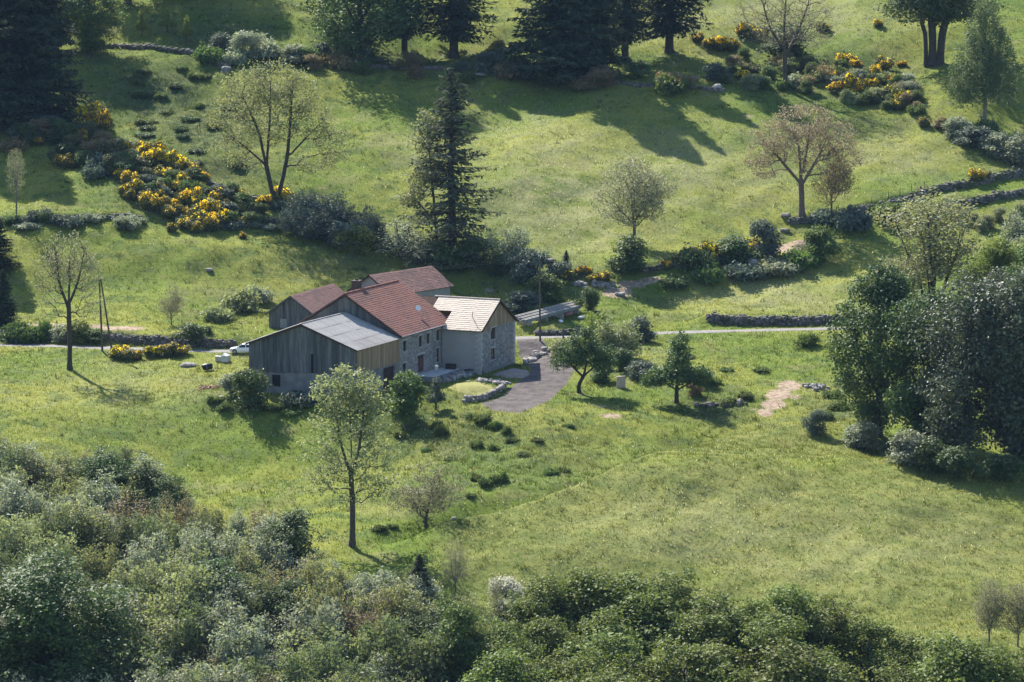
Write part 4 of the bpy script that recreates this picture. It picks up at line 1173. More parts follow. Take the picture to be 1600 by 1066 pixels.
for i in range(18):      # corner stones
    z = -.3 + i * .41; lg = (i % 2 == 0)
    m = AMB(); m.box(AG - (.45 if lg else .9) , AG + .07, A0 - .07, A0 + (.85 if lg else .42), z, z + .39); m.build('quoin', M['palestone_plain'], annex)
    m = AMB(); m.box(AG - .3, AG + .07, A1 - (.75 if lg else .38), A1 + .05, z, z + .39); m.build('quoin', M['palestone_plain'], annex)
for w_ in awin:
    wd = window(annex, 'x', AG, 1, *w_); shift(wd)
u = A0 + .05
while u < A1 - .05:
    w = rb_.uniform(.42, .62); w = min(w, A1 - .05 - u); uu = u + w - .02
    rz = lambda q: AR - .16 - (AR - AE) * abs(q - AM) / (AM - A0)
    zb = AE - .12 if u > 33.5 else AE - .55
    if uu > 31.55 and u < 33.55: zb = max(zb, 6.98)
    if min(rz(u), rz(uu)) > zb + .02:
        m = AMB(); pts = [(u, zb), (uu, zb), (uu, rz(uu)), (u, rz(u))]
        if u < AM < uu: pts.insert(3, (AM, rz(AM)))
        m.prism(pts, 'x', AG + .065, AG + .065 + rb_.uniform(.035, .06)); m.build('plank', M['wood_new'], annex)
    u += w
aov = .4; tana = (AR - AE) / (AM - A0)
m = AMB(); m.prism([(A0 - aov, AE - aov * tana - .1), (A0 - aov, AE - aov * tana), (AM, AR), (A1 + aov, AE - aov * tana), (A1 + aov, AE - aov * tana - .1), (AM, AR - .12)], 'x', .2, AG + .4)
m.prism([(31.45, AE + 3.45 * tana - .1), (31.45, AE + 3.45 * tana), (AM, AR), (A1 + aov, AE - aov * tana), (A1 + aov, AE - aov * tana - .1), (AM, AR - .12)], 'x', AB, .197)
rfa = m.build('roof', M['dark_wood'], annex)
sl_ = (AM - A0 + aov)
shift(tiles('roof_tiles', (AG + .42, A0 - aov, AE - aov * tana), (-(AG + .42 - .25), 0, 0), (0, sl_, AR - AE + aov * tana), 26, 16, M['tile_new'], rfa, rb_, th=.05))
shift(tiles('roof_tiles', (.24, 31.45, AE + 3.45 * tana), (-3.5, 0, 0), (0, AM - 31.45, AR - AE - 3.45 * tana), 14, 7, M['tile_new'], rfa, rb_))
shift(tiles('roof_tiles', (AG + .42, A1 + aov, AE - aov * tana), (-(AG + .42 - AB), 0, 0), (0, -sl_, AR - AE + aov * tana), 48, 16, M['tile_new'], rfa, rb_, th=.05))
M['ridge_new'] = simple('ridge_new', (.44, .34, .28), (.54, .44, .37), 2, .8, obj_rand=.2)
for q in range(20):
    m = AMB(); x0 = AB + 2 + q * (AG + .4 - AB - 2) / 20; m.tube([(x0, AM, AR + .05), (x0 + .5, AM, AR + .05)], [.15, .13], 8); m.build('ridge_tile', M['ridge_new'], rfa)
m = AMB(); m.tube([(.6, A0 - aov - .08, AE - aov * tana - .03), (AG + .4, A0 - aov - .08, AE - aov * tana - .03)], .07, 8); m.build('gutter', M['dark_wood'], rfa)
m = AMB(); m.prism([(A0 - aov, AE - aov * tana - .25), (A0 - aov, AE - aov * tana + .03), (AM, AR + .03), (A1 + aov, AE - aov * tana + .03), (A1 + aov, AE - aov * tana - .25), (AM, AR - .27)], 'x', AG + .43, AG + .49); m.build('verge_board', M['dark_wood'], rfa)
m = AMB(); zp = AE + 1.0 * tana
m.tube([(5.3, A0 + 1.0, zp - .05), (5.0, A0 + 1.0, zp + .55), (4.6, A0 + 1.2, zp + 1.0), (4.6, A0 + 1.25, zp + 1.8)], .045, 6); m.build('flue_pipe', M['black'], annex)

# --- outbuildings behind the lane --------------------------------------------
def gable_building(P, rot, width, length, eave, rise, name, label, wallmat, tilemat, boards=False, ntile=(40, 12), door=None, ov=.4, base=2.2):
    """local x across the gable (0..width), y along the ridge; P is the near left corner of the gable"""
    root = empty(name, P, rot); tag(root, label, 'outbuilding')
    m = MB(); hx = width / 2
    m.prism([(.05, -base), (width - .05, -base), (width - .05, eave), (hx, eave + rise - .15), (.05, eave)], 'y', .05, length - .05)
    w = m.build('wall', wallmat, root)
    t = rise / hx
    m = MB(); m.prism([(-ov, eave - ov * t - .1), (-ov, eave - ov * t), (hx, eave + rise), (width + ov, eave - ov * t), (width + ov, eave - ov * t - .1), (hx, eave + rise - .12)], 'y', -ov, length + ov)
    rf = m.build('roof', M['dark_wood'], root)
    tiles('roof_tiles', (width + ov, -ov, eave - ov * t), (0, length + 2 * ov, 0), (-(hx + ov), 0, rise + ov * t), ntile[0], ntile[1], tilemat, rf, rb_)
    tiles('roof_tiles', (-ov, -ov, eave - ov * t), (0, length + 2 * ov, 0), (hx + ov, 0, rise + ov * t), ntile[0], ntile[1], tilemat, rf, rb_)
    m = MB()
    for gx in (-ov, width + ov): m.prism([(gx, eave - ov * t - .22), (gx, eave - ov * t + .05), (hx, eave + rise + .05), (hx, eave + rise - .2)], 'y', -ov - .09, -ov - .01)
    m.build('verge_board', M['dark_wood'] if not boards else M['wood_old'], rf)
    if boards:
        u = .05
        while u < width - .1:
            ww = min(rb_.uniform(.45, .7), width - .05 - u); uu = u + ww - .02
            rz = lambda q: eave + rise - .16 - rise * abs(q - hx) / hx
            pts = [(u, -1.2), (uu, -1.2), (uu, rz(uu)), (u, rz(u))]
            if u < hx < uu: pts.insert(3, (hx, rz(hx)))
            m = MB(); m.prism(pts, 'y', -.05, .045); m.build('plank', M['wood_old'], root); u += ww
    if door:
        m = MB(); m.box(door[0], door[1], -.1, -.055, -.3, door[2]); m.build('door', M['door_grey'], root)
    return root
M['door_grey'] = simple('grey_door', (.22, .22, .215), (.27, .27, .26), 2, .8)
Pn = hit(420, 512); s_ = pxm(Pn)
gable_building(tuple(Pn), -math.radians(20), 73 / s_ / math.cos(math.radians(20)), 16.5, 25 / s_, 27 / s_, 'wooden_shed', 'grey boarded shed with dull red tiles standing behind the barn', M['concrete'], M['tile_old'], True, (64, 15), (2.0, 3.1, 1.5))
Pc = hit(704, 470); s_ = pxm(Pc)
th3 = math.radians(37); ln = 15.5; wd = 8.4
corner = np.array(Pc) - np.array([math.sin(th3), math.cos(th3), 0]) * ln - np.array([math.cos(th3), -math.sin(th3), 0]) * wd
gable_building((corner[0], corner[1], Pc[2]), -th3, wd, ln, 26 / s_, 2.7, 'stone_outbuilding', 'old stone outbuilding with faded purple red tiles behind the farmhouse', M['limewash'], M['tile_old'], False, (62, 15))

# --- terrace, lawn and retaining stones ---------------------------------------
ter = empty('terrace', (O_H[0], O_H[1], 0), ROT); tag(ter, 'pale paved terrace along the farmhouse door', 'terrace', kind='structure')
m = MB(); m.box(.12, 3.4, 18.2, 27.6, -.6, .92); m.build('terrace_base', M['concrete'], ter)
for i in range(6):
    for j in range(2):
        m = MB(); m.box(.12 + j * 1.64 + .01, .12 + (j + 1) * 1.64 - .01, 18.2 + i * 1.565 + .01, 18.2 + (i + 1) * 1.565 - .01, .923, 1.0); m.build('slab', M['slab'], ter)

# ---------------------------------------------------------------- walls in the fields
rw_ = np.random.default_rng(77)
field_wall(W_ROADL, 1.35, 'stone retaining wall along the upper edge of the lane, below the garden bed', rw_)
field_wall(W_ROADR, 1.5, 'dark stone retaining wall in the grass above the lane, ending at the tall trees', rw_)
field_wall(W_FIELD1, 1.3, 'long dry stone wall climbing from the bud-brown tree along the field edge', rw_)
field_wall(W_FIELD2, 1.3, 'dry stone wall along the lower side of the green track', rw_)
field_wall(W_UP, 1.2, 'stone wall grown over with broom above the sandy track', rw_)
field_wall(W_MID, .9, 'low overgrown stone wall under the tall dead stub tree', rw_)
def wall_px(pts, h, label, **k): return field_wall([hit(x, y) for x, y in pts], h, label, rw_, **k)
wall_px([(130, 78), (190, 76), (250, 78), (290, 84), (330, 98), (355, 108)], 1.0, 'tumbled grey wall between two rough pastures under small saplings')
wall_px([(185, 222), (240, 248), (300, 275), (350, 296), (400, 312)], .8, 'low tumbled wall running through the yellow broom towards the forked tree', size=.34)
wall_px([(500, 100), (620, 108), (760, 115), (900, 128), (1000, 135), (1130, 142)], .7, 'low mossy wall under the row of tall conifers', size=.36)
wall_px([(840, 524), (875, 524), (915, 521)], .8, 'short low wall along the lane below the timber stack')

# garden wall of single stones below the lawn
gw = empty('garden_wall', tuple(hit(760, 620)))
tag(gw, 'rounded dry stone wall holding the small lawn beside the gravel drive', 'wall')
gpts = resample([hit(x, y) for x, y in [(726, 629), (738, 629), (750, 627), (762, 622), (772, 617), (782, 612), (788, 606)]], .62)
for q, p in enumerate(gpts):
    for lay in range(2):
        r = np.random.default_rng(500 + q * 3 + lay)
        me = stones_mesh('stone', np.zeros((1, 3)), np.array([[.44, .36, .34]]) * r.uniform(.75, 1.1, (1, 3)), r)
        o = link('stone', me, M['palestone'], gw)
        o.location = Vector((p[0] + r.normal(0, .08) + .3 * lay, p[1] + r.normal(0, .1) + .12 * lay, float(terr(p[0], p[1])) + .25 + lay * .5)) - gw.location
def heap(pts, label, name='stone_heap', n=60, size=.3, mat='palestone', spread=.6, h=.6, cat='stones'):
    r = np.random.default_rng(int(pts[0][0] * 7 + pts[0][1])); P = resample([hit(x, y) for x, y in pts], .3) if len(pts) > 1 else np.array([hit(*pts[0])])
    Q = P[r.integers(0, len(P), n)] + np.column_stack([r.normal(0, spread, n), r.normal(0, spread, n), np.zeros(n)])
    Q[:, 2] = terr(Q[:, 0], Q[:, 1]) + r.random(n) * h * np.exp(-r.random(n))
    root = empty(name, tuple(P[len(P) // 2])); Q = Q - np.array(root.location)
    o = link('stones', stones_mesh('stones', Q, size * r.uniform(.45, 1.2, (n, 3)), r), M[mat], root); o['kind'] = 'stuff'
    tag(root, label, cat); return root
heap([(690, 597), (705, 592), (722, 588), (742, 585)], 'bank of rough stones under the edge of the terrace', n=90, size=.4, h=.8)
heap([(745, 596), (775, 596), (788, 600)], 'rubble lying at the foot of the annex gable', n=60, size=.33, h=.3)
heap([(828, 567), (836, 561)], 'pile of grey boulders between annex and drive', n=20, size=.6, h=.9)
heap([(842, 556), (852, 551)], 'flat grey stones beside the drive entrance', n=16, size=.5, h=.3)
heap([(318, 606), (332, 606)], 'little heap of broken reddish roof tiles in the grass', n=40, size=.2, mat='tilebits', h=.3) if 'tilebits' in M else None
heap([(820, 434), (836, 436), (850, 440)], 'tumbled grey stones under the bushes above the timber stack', n=50, size=.45, h=.6)
heap([(905, 446), (935, 444), (950, 448)], 'line of grey stones beneath the yellow broom', n=40, size=.45, h=.6)
heap([(1085, 636), (1130, 634), (1160, 632)], 'dark earthy stones at the edge of the dug sand patch', n=40, size=.4, h=.4, mat='fieldstone')
heap([(1262, 603), (1285, 608)], 'pale blocks beside the dug sand patch', n=24, size=.42, h=.4)

# earth mound against the annex
def mound(px, py, rx, ry, h, label, mat, name='earth_mound'):
    P = hit(px, py); r = np.random.default_rng(int(px)); n = 28
    gx, gy = np.meshgrid(np.linspace(-1, 1, n), np.linspace(-1, 1, n)); R = np.hypot(gx, gy); an = np.arctan2(gy, gx); R = R * (1.12 + .10 * np.sin(2 * an + 1) + .07 * np.sin(3 * an + px) + .05 * np.sin(7 * an)) + r.normal(0, .02, gx.shape)
    z = np.where(R < 1, (1 - R ** 2) ** 1.2, 0) * h * (1 + .25 * np.sin(gx * 4 + 1) * np.cos(gy * 5)) + r.normal(0, .02, gx.shape) - np.where(R > .98, .3, 0)
    X = P[0] + gx * rx; Y = P[1] + gy * ry; Z = terr(X, Y) + z
    i = np.arange(n * n).reshape(n, n); f = np.stack([i[:-1, :-1], i[:-1, 1:], i[1:, 1:], i[1:, :-1]], -1).reshape(-1, 4)
    o = link(name, np_mesh(name, np.stack([X.ravel(), Y.ravel(), Z.ravel()], 1), f, True), mat); tag(o, label, 'mound'); return o
M['subsoil'] = simple('subsoil', (.20, .165, .14), (.29, .245, .21), 1.2, .95, .4, coords='geo', fine=(5, (.22, .18, .15), .5))
mound(800, 584, 3.4, 3.2, .6, 'low mound of brown spoil heaped against the annex gable', M['subsoil'])
M['lawn'] = simple('short_lawn', (.17, .175, .045), (.23, .215, .07), 1.5, 1, .5, coords='geo', fine=(6, (.10, .12, .03), .5))
mound(742, 608, 4.8, 4.8, .42, 'small domed lawn between terrace stones and garden wall', M['lawn'], 'lawn')

# boulders
for x, y, w, lab in [(355, 112, 18, 'rounded pink grey boulder at the corner of the upper wall'), (752, 117, 22, 'flat pale boulder under the conifers with a smaller one beside it'), (785, 116, 10, 'small pale boulder beside the flat one under the conifers'),
                     (1045, 140, 44, 'long grey boulder bedded in the conifer shade'), (1120, 138, 18, 'round pale boulder at the end of the conifer row'), (1085, 126, 14, 'small grey stone lying above the long boulder'), (262, 552, 0, ''),
                     (235, 551, 22, 'grey stone between the two broom clumps by the lane'), (297, 571, 26, 'flat pinkish stone lying in yellow grass left of the black barrel'), (858, 408, 22, 'flat grey stone on the slope above the utility pole'),
                     (820, 424, 24, 'wide grey stone half hidden by the bushes above the timber stack'), (345, 622, 12, 'small pale slab in the nettles beside the barn bush'), (968, 462, 14, 'small white stone on the sandy track'), (328, 423, 10, 'lone white stone in the pasture above the garden'), (1228, 338, 16, 'dark stump-like stone beside the bud-brown tree'),
                     (710, 811, 8, 'small pale stone beside the thin fruit tree'), (1227, 362, 14, 'grey stone on the track below the wall'), (1175, 412, 20, 'pale stone in the broom wall by the track')]:
    if w: boulder(x, y, w * (.8 if w > 30 else 1), lab, 'palestone' if 'pale' in lab or 'white' in lab else 'boulder', .3 if w > 20 else .6)
# standing slab
P = hit(970, 606); m = MB(); m.hexa([(-.65, -.15, -.2), (.7, -.15, -.2), (.7, .15, -.2), (-.65, .15, -.2), (-.6, .05, 1.6), (.62, .05, 1.75), (.6, .25, 1.75), (-.6, .25, 1.6)])
M['pinkstone'] = simple('pink_granite', (.42, .33, .29), (.5, .41, .37), 2, .9, .3)
o = m.build('standing_slab', M['pinkstone']); o.location = P; tag(o, 'upright pinkish stone slab in the grass between the fruit trees', 'stone')

# ---------------------------------------------------------------- utility poles and wires
M['pole'] = simple('pole_wood', (.06, .05, .042), (.10, .085, .07), 2, .9, .2)
pa = hit(160, 549); pb = hit(176, 553)
Hp = 118 / pxm(pa)
up_ = empty('utility_pole', tuple(pa)); tag(up_, 'dark timber A-frame utility pole standing between lane and lone ash', 'utility pole')
top = Vector((-.35, .3, Hp))
m = MB(); m.tube([(0, 0, -.3), tuple(top)], [.17, .12], 10); m.build('pole', M['pole'], up_)
m = MB(); q = Vector(pb) - Vector(pa); m.tube([tuple(q + Vector((0, 0, -.3))), tuple(top + Vector((.22, -.05, -.3)))], [.16, .11], 10); m.build('brace', M['pole'], up_)
ins = []
for k_ in range(2):
    p_ = top + Vector((-.2 + .4 * k_, 0, -.15 - .3 * k_)); m = MB(); m.tube([tuple(p_), tuple(p_ + Vector((0, 0, .22)))], [.05, .035], 8); m.build('insulator', M['white'], up_); ins.append(Vector(pa) + p_ + Vector((0, 0, .2)))
pc = hit(844, 533); Hq = 134 / pxm(pc)
up2 = empty('utility_pole', tuple(pc)); tag(up2, 'slim single utility pole beside the lane near the annex', 'utility pole')
m = MB(); m.tube([(0, 0, -.3), (-.12, 0, Hq)], [.16, .11], 10); m.build('pole', M['pole'], up2)
ins2 = []
for k_ in range(2):
    p_ = Vector((-.25 + .3 * k_, 0, Hq - .1 - .3 * k_)); m = MB(); m.tube([tuple(p_), tuple(p_ + Vector((0, 0, .22)))], [.05, .035], 8); m.build('insulator', M['white'], up2); ins2.append(Vector(pc) + p_ + Vector((0, 0, .2)))
for k_ in range(2):
    m = MB(); a, b = ins[k_], ins2[k_]
    m.tube([a.lerp(b, t_) - Vector((0, 0, 4 * 1.6 * t_ * (1 - t_))) for t_ in np.linspace(0, 1, 26)], .014, 4)
    o = m.build('overhead_wire', M['black']); tag(o, 'thin overhead wire strung between the two utility poles', 'wire', 'overhead wires over the farm')
# short gate post by the drive
P = hit(880, 530); m = MB(); m.box(-.14, .14, -.14, .14, -.2, 1.5); m.hexa([(-.17, -.17, 1.5), (.17, -.17, 1.5), (.17, .17, 1.5), (-.17, .17, 1.5), (-.05, -.05, 1.68), (.05, -.05, 1.68), (.05, .05, 1.68), (-.05, .05, 1.68)])
o = m.build('gate_post', M['pole']); o.location = P; tag(o, 'short dark wooden post beside the lane at the drive entrance', 'post')
# fence posts at the field edge
for x, y in [(1406, 308), (1424, 302), (1444, 297), (1388, 313), (1362, 321)]:
    P = hit(x, y - 3); m = MB(); m.tube([(0, 0, -.2), (.03, 0, 1.25)], [.06, .05], 7); o = m.build('fence_post', M['pole']); o.location = P; tag(o, 'thin wooden fence post along the climbing field wall', 'post', 'fence posts by the field wall')

# ---------------------------------------------------------------- timber stack by the lane
ts = empty('timber_stack', tuple(hit(865, 503))); tag(ts, 'slanting stack of long grey timbers on bearers beside the lane', 'timber')
a = Vector(hit(822, 512)); b = Vector(hit(912, 488)); d = (b - a); L = d.length; d.normalize(); side = Vector((-d.y, d.x, 0)).normalized()
M['timber'] = simple('grey_timber', (.20, .19, .175), (.34, .325, .30), 1.5, .9, .2, obj_rand=.6)
rt2 = np.random.default_rng(9)
for k_ in range(4):
    m = MB(); c = a + d * (L * (.08 + .27 * k_)) - Vector(ts.location); m.hexa([tuple(c + d * dx + side * dy + Vector((0, 0, z))) for z in (-.3, .75) for dx, dy in ((-.1, -.2), (.1, -.2), (.1, 2.6), (-.1, 2.6))]); m.build('bearer', M['timber'], ts)
for k_ in range(9):
    for lay in range(2):
        if lay and k_ % 3 == 0: continue
        o0 = rt2.uniform(-.3, .3); c0 = a + d * o0 + side * (k_ * .28 + .02) - Vector(ts.location); c1 = c0 + d * L * rt2.uniform(.9, 1.0)
        z0 = .76 + lay * .2 + k_ * .07; hw = side * .10
        m = MB(); m.hexa([tuple(p + Vector((0, 0, z)) ) for z in (z0, z0 + .17) for p in (c0 - hw, c1 - hw, c1 + hw, c0 + hw)]); m.build('beam', M['timber'], ts)
M['rust'] = simple('faded_red_metal', (.26, .13, .12), (.34, .20, .18), 2, .6, obj_rand=.2)
P = hit(889, 494)
m = MB(); ux = d; m.tube([tuple(-ux * 1.1), tuple(-ux * .55), tuple(ux * .55), tuple(ux * 1.1)], [.33, .36, .36, .33], 14)
m.tube([tuple(-ux * .56), tuple(-ux * .5)], .385, 14); m.tube([tuple(ux * .5), tuple(ux * .56)], .385, 14)
o = m.build('steel_drum', M['rust'], None, True); o.location = Vector(P) + Vector((0, 0, .42)); tag(o, 'faded red steel drum lying in front of the timber stack', 'drum')
for x, y, lab in [(908, 497, 'white plastic sack lying beside the red drum'), (876, 503, 'white folded tarpaulin under the timber stack')]:
    P = hit(x, y); r = np.random.default_rng(int(x)); me = stones_mesh('sack', np.zeros((1, 3)), np.array([[.55, .35, .22]]), r); o = link('sack', me, M['white']); o.location = Vector(P) + Vector((0, 0, .14)); tag(o, lab, 'sack')

# ---------------------------------------------------------------- water tank, barrel, tiles near the barn
P = hit(353, 566)
tk = empty('wrapped_pallet', tuple(P), -.4); tag(tk, 'pallet of goods wrapped in white sheet on the grass beside the car', 'pallet')
m = MB()
for k_ in range(3): m.box(-.6, .6, -.5 + k_ * .42, -.4 + k_ * .42, -.05, .12)
m.build('pallet_base', M['timber'], tk)
m = MB(); m.hexa([(-.6, -.55, .12), (.6, -.55, .12), (.6, .5, .12), (-.6, .5, .12), (-.52, -.45, 1.15), (.5, -.47, 1.0), (.52, .42, 1.05), (-.5, .42, 1.2)]); m.build('wrapped_load', M['wrap'] if 'wrap' in M else M['zinc'], tk)
m = MB(); m.hexa([(-.56, -.5, 1.12), (.55, -.52, 1.0), (.56, .46, 1.05), (-.55, .46, 1.16), (-.3, -.3, 1.3), (.35, -.3, 1.16), (.3, .25, 1.2), (-.3, .25, 1.32)]); m.build('cover_sheet', M['white'], tk)
P = hit(342, 564)
m = MB(); m.hexa([(-.5, -.4, -.1), (.35, -.4, -.1), (.35, .4, -.1), (-.5, .4, -.1), (-.55, -.45, .75), (.4, -.4, .7), (.4, .4, .72), (-.55, .4, .8)]); o = m.build('stone_trough', M['palestone_plain']); o.location = P; tag(o, 'pale stone block standing against the wrapped pallet', 'trough')
P = hit(324, 579)
bk = empty('black_barrel', tuple(P), .3); tag(bk, 'black plastic barrel tipped over in the grass near the barn', 'barrel')
m = MB(); m.tube([(-.75, 0, .45), (-.6, 0, .5), (0, 0, .56), (.6, 0, .62), (.75, 0, .62)], [.36, .46, .5, .46, .36], 14); m.build('body', M['black'], bk, True)
m = MB(); m.tube([(-.2, 0, .53), (-.14, 0, .54)], .53, 14); m.build('hoop', M['zinc'], bk); 
m = MB(); m.tube([(.7, 0, .62), (.82, .05, 1.0)], .05, 6); m.build('tap_pipe', M['black'], bk)
M['tilebits'] = stone_mat('tilebits', (.28, .13, .11), (.42, .26, .23))
heap([(318, 607), (334, 607)], 'little heap of broken reddish roof tiles in the grass', n=46, size=.22, mat='tilebits', h=.3, name='tile_heap', cat='heap')
# garden lamp post with pale head on the terrace bank
P = hit(682, 602)
gl = empty('garden_post', tuple(P)); tag(gl, 'slim garden post with a pale lantern head in front of the terrace', 'lamp post')
m = MB(); m.tube([(0, 0, -.2), (0, 0, 2.3)], [.05, .04], 8); m.build('pole', M['zinc'], gl)
m = MB(); m.hexa([(-.16, -.16, 2.3), (.16, -.16, 2.3), (.16, .16, 2.3), (-.16, .16, 2.3), (-.24, -.24, 2.8), (.24, -.24, 2.8), (.24, .24, 2.8), (-.24, .24, 2.8)]); m.hexa([(-.28, -.28, 2.803), (.28, -.28, 2.803), (.28, .28, 2.803), (-.28, .28, 2.803), (-.05, -.05, 3.0), (.05, -.05, 3.0), (.05, .05, 3.0), (-.05, .05, 3.0)])
m.build('lantern', M['slab'], gl)
# planters by the terrace
for gx, ly, w_, lab in [(2.3, 26.5, 1.5, 'dark wooden planter box on the terrace against the rendered wall'), (4.9, 27.2, 1.2, 'dark planter box standing beyond the end of the terrace')]:
    P = O_H[:2] + G_H * gx + L_H * ly; z_ = 1.0 if gx < 3 else float(terr(*P)) - .02
    t_ = empty('planter', (P[0], P[1], z_), ROT); tag(t_, lab, 'planter')
    m = MB(); m.box(-w_ / 2, w_ / 2, -.3, .3, 0, .7); m.build('box', M['dark_wood'], t_); m = MB(); m.box(-w_ / 2 - .05, w_ / 2 + .05, -.35, .35, .7, .78); m.build('rim', M['dark_wood'], t_)

# ---------------------------------------------------------------- car
M['car_white'] = simple('car_paint', (.78, .78, .78), (.8, .8, .8), 1, .25, spec=.5)
M['tyre'] = simple('tyre_rubber', (.015, .015, .015), None, 1, .8)
M['lamp'] = simple('lamp_glass', (.5, .52, .55), None, 1, .15, spec=.6)
def build_car(P, rot):
    root = empty('parked_car', P, rot); tag(root, 'white hatchback parked on the lane at the corner of the barn', 'car')
    # stations from nose (x=-2.1) to tail: x, z sill, z belt, half width
    st = [(-2.12, .42, .62, .62), (-2.02, .30, .74, .78), (-1.6, .22, .84, .85), (-.9, .2, .94, .88), (0, .2, .97, .89), (1.2, .2, 1.0, .88), (1.8, .25, 1.02, .82), (2.05, .35, .95, .72), (2.1, .5, .8, .6)]
    V = []; F = []
    for x, z0, z1, w in st:
        zc = (z0 + z1) / 2
        ring = [(-w * .86, z0), (-w, z0 + .12), (-w, zc + .05), (-w * .95, z1 - .03), (-w * .82, z1), (0, z1 + .035), (w * .82, z1), (w * .95, z1 - .03), (w, zc + .05), (w, z0 + .12), (w * .86, z0)]
        V += [(x, a_, b_) for a_, b_ in ring]
    k = 11
    for i in range(len(st) - 1):
        for j in range(k): F.append((i * k + j, i * k + (j + 1) % k, (i + 1) * k + (j + 1) % k, (i + 1) * k + j))
    F.append(tuple(range(k))); F.append(tuple(range((len(st) - 1) * k, len(st) * k)))
    m = MB(); m.v = V; m.f = [list(f) for f in F]; body = m.build('body', M['car_white'], root, True)
    # glasshouse and roof
    gl = [(-1.05, .93, .80), (-.25, 1.40, .66), (.9, 1.42, .66), (1.75, 1.05, .76)]
    m = MB(); m.hexa([(-1.0, -.8, .94), (1.8, -.78, 1.0), (1.8, .78, 1.0), (-1.0, .8, .94), (-.2, -.63, 1.41), (1.15, -.61, 1.41), (1.15, .61, 1.41), (-.2, .63, 1.41)]); m.build('windows', M['glass'], root)
    m = MB(); m.hexa([(-.28, -.645, 1.40), (1.24, -.63, 1.40), (1.24, .63, 1.40), (-.28, .645, 1.40), (-.05, -.5, 1.475), (1.0, -.5, 1.475), (1.0, .5, 1.475), (-.05, .5, 1.475)]); m.build('roof', M['car_white'], root)
    for s in (-1, 1):
        for xa, xb, xc, xd in ((-1.06, -.94, -.27, -.17), (.32, .42, .36, .44), (1.62, 1.84, 1.02, 1.19)):
            m = MB(); y0, y1 = s * .785, s * .615; m.hexa([(xa, y0 - .02, .95), (xb, y0 - .02, .95), (xb, y0 + .025, .95), (xa, y0 + .025, .95), (xc, y1 - .03, 1.415), (xd, y1 - .03, 1.415), (xd, y1 + .035, 1.415), (xc, y1 + .035, 1.415)]); m.build('pillar', M['car_white'], root)
        m = MB(); m.hexa([(-2.04, s * .72 - .12, .55), (-1.75, s * .72 - .12, .62), (-1.75, s * .74 + .12, .62), (-2.0, s * .7 + .1, .55), (-1.99, s * .72 - .12, .74), (-1.72, s * .72 - .12, .83), (-1.72, s * .74 + .1, .82), (-1.96, s * .7 + .08, .73)]); m.build('headlight', M['lamp'], root)
        m = MB(); m.box(-.75, -.6, s * .93 - .08, s * .93 + .08, .95, 1.07); m.build('mirror', M['car_white'], root)
        for x in (-1.3, 1.25):
            m = MB(); m.tube([(x, s * .70, .31), (x, s * .895, .31)], .315, 18); w = m.build('wheel', M['tyre'], root)
            m = MB(); m.tube([(x, s * .87, .31), (x, s * .905, .31)], .2, 14); m.build('rim', M['zinc'], w)
            m = MB(); m.tube([(x, s * .74, .36), (x, s * .893, .36)], .37, 18); m.build('wheel_arch', M['black'], root)
    return root
Pcar = hit(381, 552.5)
build_car((Pcar[0], Pcar[1], float(terr(Pcar[0], Pcar[1])) + .06), math.radians(-3))

# ---------------------------------------------------------------- feature trees
pl = plant
pl('ash_tall', 550, 853, 283, None, 'leaf_ash', 'bark', 'ash_tree', 'tall airy ash with forked trunk in the lower meadow below the barn', yaw=0)
pl('fine_tree_b', 666, 824, 106, 122, 'leaf_sparse', 'bark', 'fruit_tree', 'small twiggy fruit tree casting its shadow beside the tall ash', yaw=.6)
pl('ash_bare', 109, 578, 218, 100, 'leaf_sparse', 'bark_dark', 'ash_tree', 'slender almost bare ash beside the A-frame utility pole', yaw=.2)
pl('forked_maple', 430, 320, 224, 195, 'leaf_pale', 'bark_dark', 'maple_tree', 'round pale green tree with two forked trunks above the broom', yaw=0)
pl('spruce_thin', 707, 412, 312, 150, 'needle_grey', 'bark_dark', 'spruce_tree', 'tall see-through spruce behind the farmhouse roof', 'tree')
pl('side_tree', 684, 396, 225, None, 'leaf_ash', 'bark', 'rowan_tree', 'thin pale deciduous tree growing against the tall see-through spruce', yaw=0)
pl('fine_tree', 990, 382, 136, 122, 'leaf_sparse', 'bark', 'fruit_tree', 'grey twiggy tree rising from a dark bush above the sandy track', yaw=.3)
pl('bud_tree', 1253, 337, 174, 165, 'leaf_pink', 'bark_pink', 'walnut_tree', 'broad crowned tree with brownish pink young foliage at the field wall', yaw=0)
pl('fine_tree_b', 1299, 332, 100, 72, 'leaf_brown', 'bark_pink', 'walnut_tree', 'small slim tree close beside the broad bud-brown tree', yaw=2)
pl('bare_tree', 1227, 139, 190, 150, 'leaf_sparse', 'bark', 'ash_tree', 'grey leafless tree with a dark ivy clump among the upper broom', yaw=.4)
pl('shrub_0', 1228, 88, 52, 80, 'leaf_dark', 'bark_dark', 'ivy_bush', 'dark bush growing behind the grey leafless tree', 'bush')
pl('big_oak', 1457, 102, 205, 165, 'leaf_dark', 'bark_dark', 'oak_tree', 'thick stemmed dark oak on the upper slope near the weeping birch', yaw=0)
pl('birch', 1538, 190, 198, 108, 'leaf_birch', 'bark_grey', 'birch_tree', 'weeping birch with hanging twigs above the bushy wall', yaw=.5)
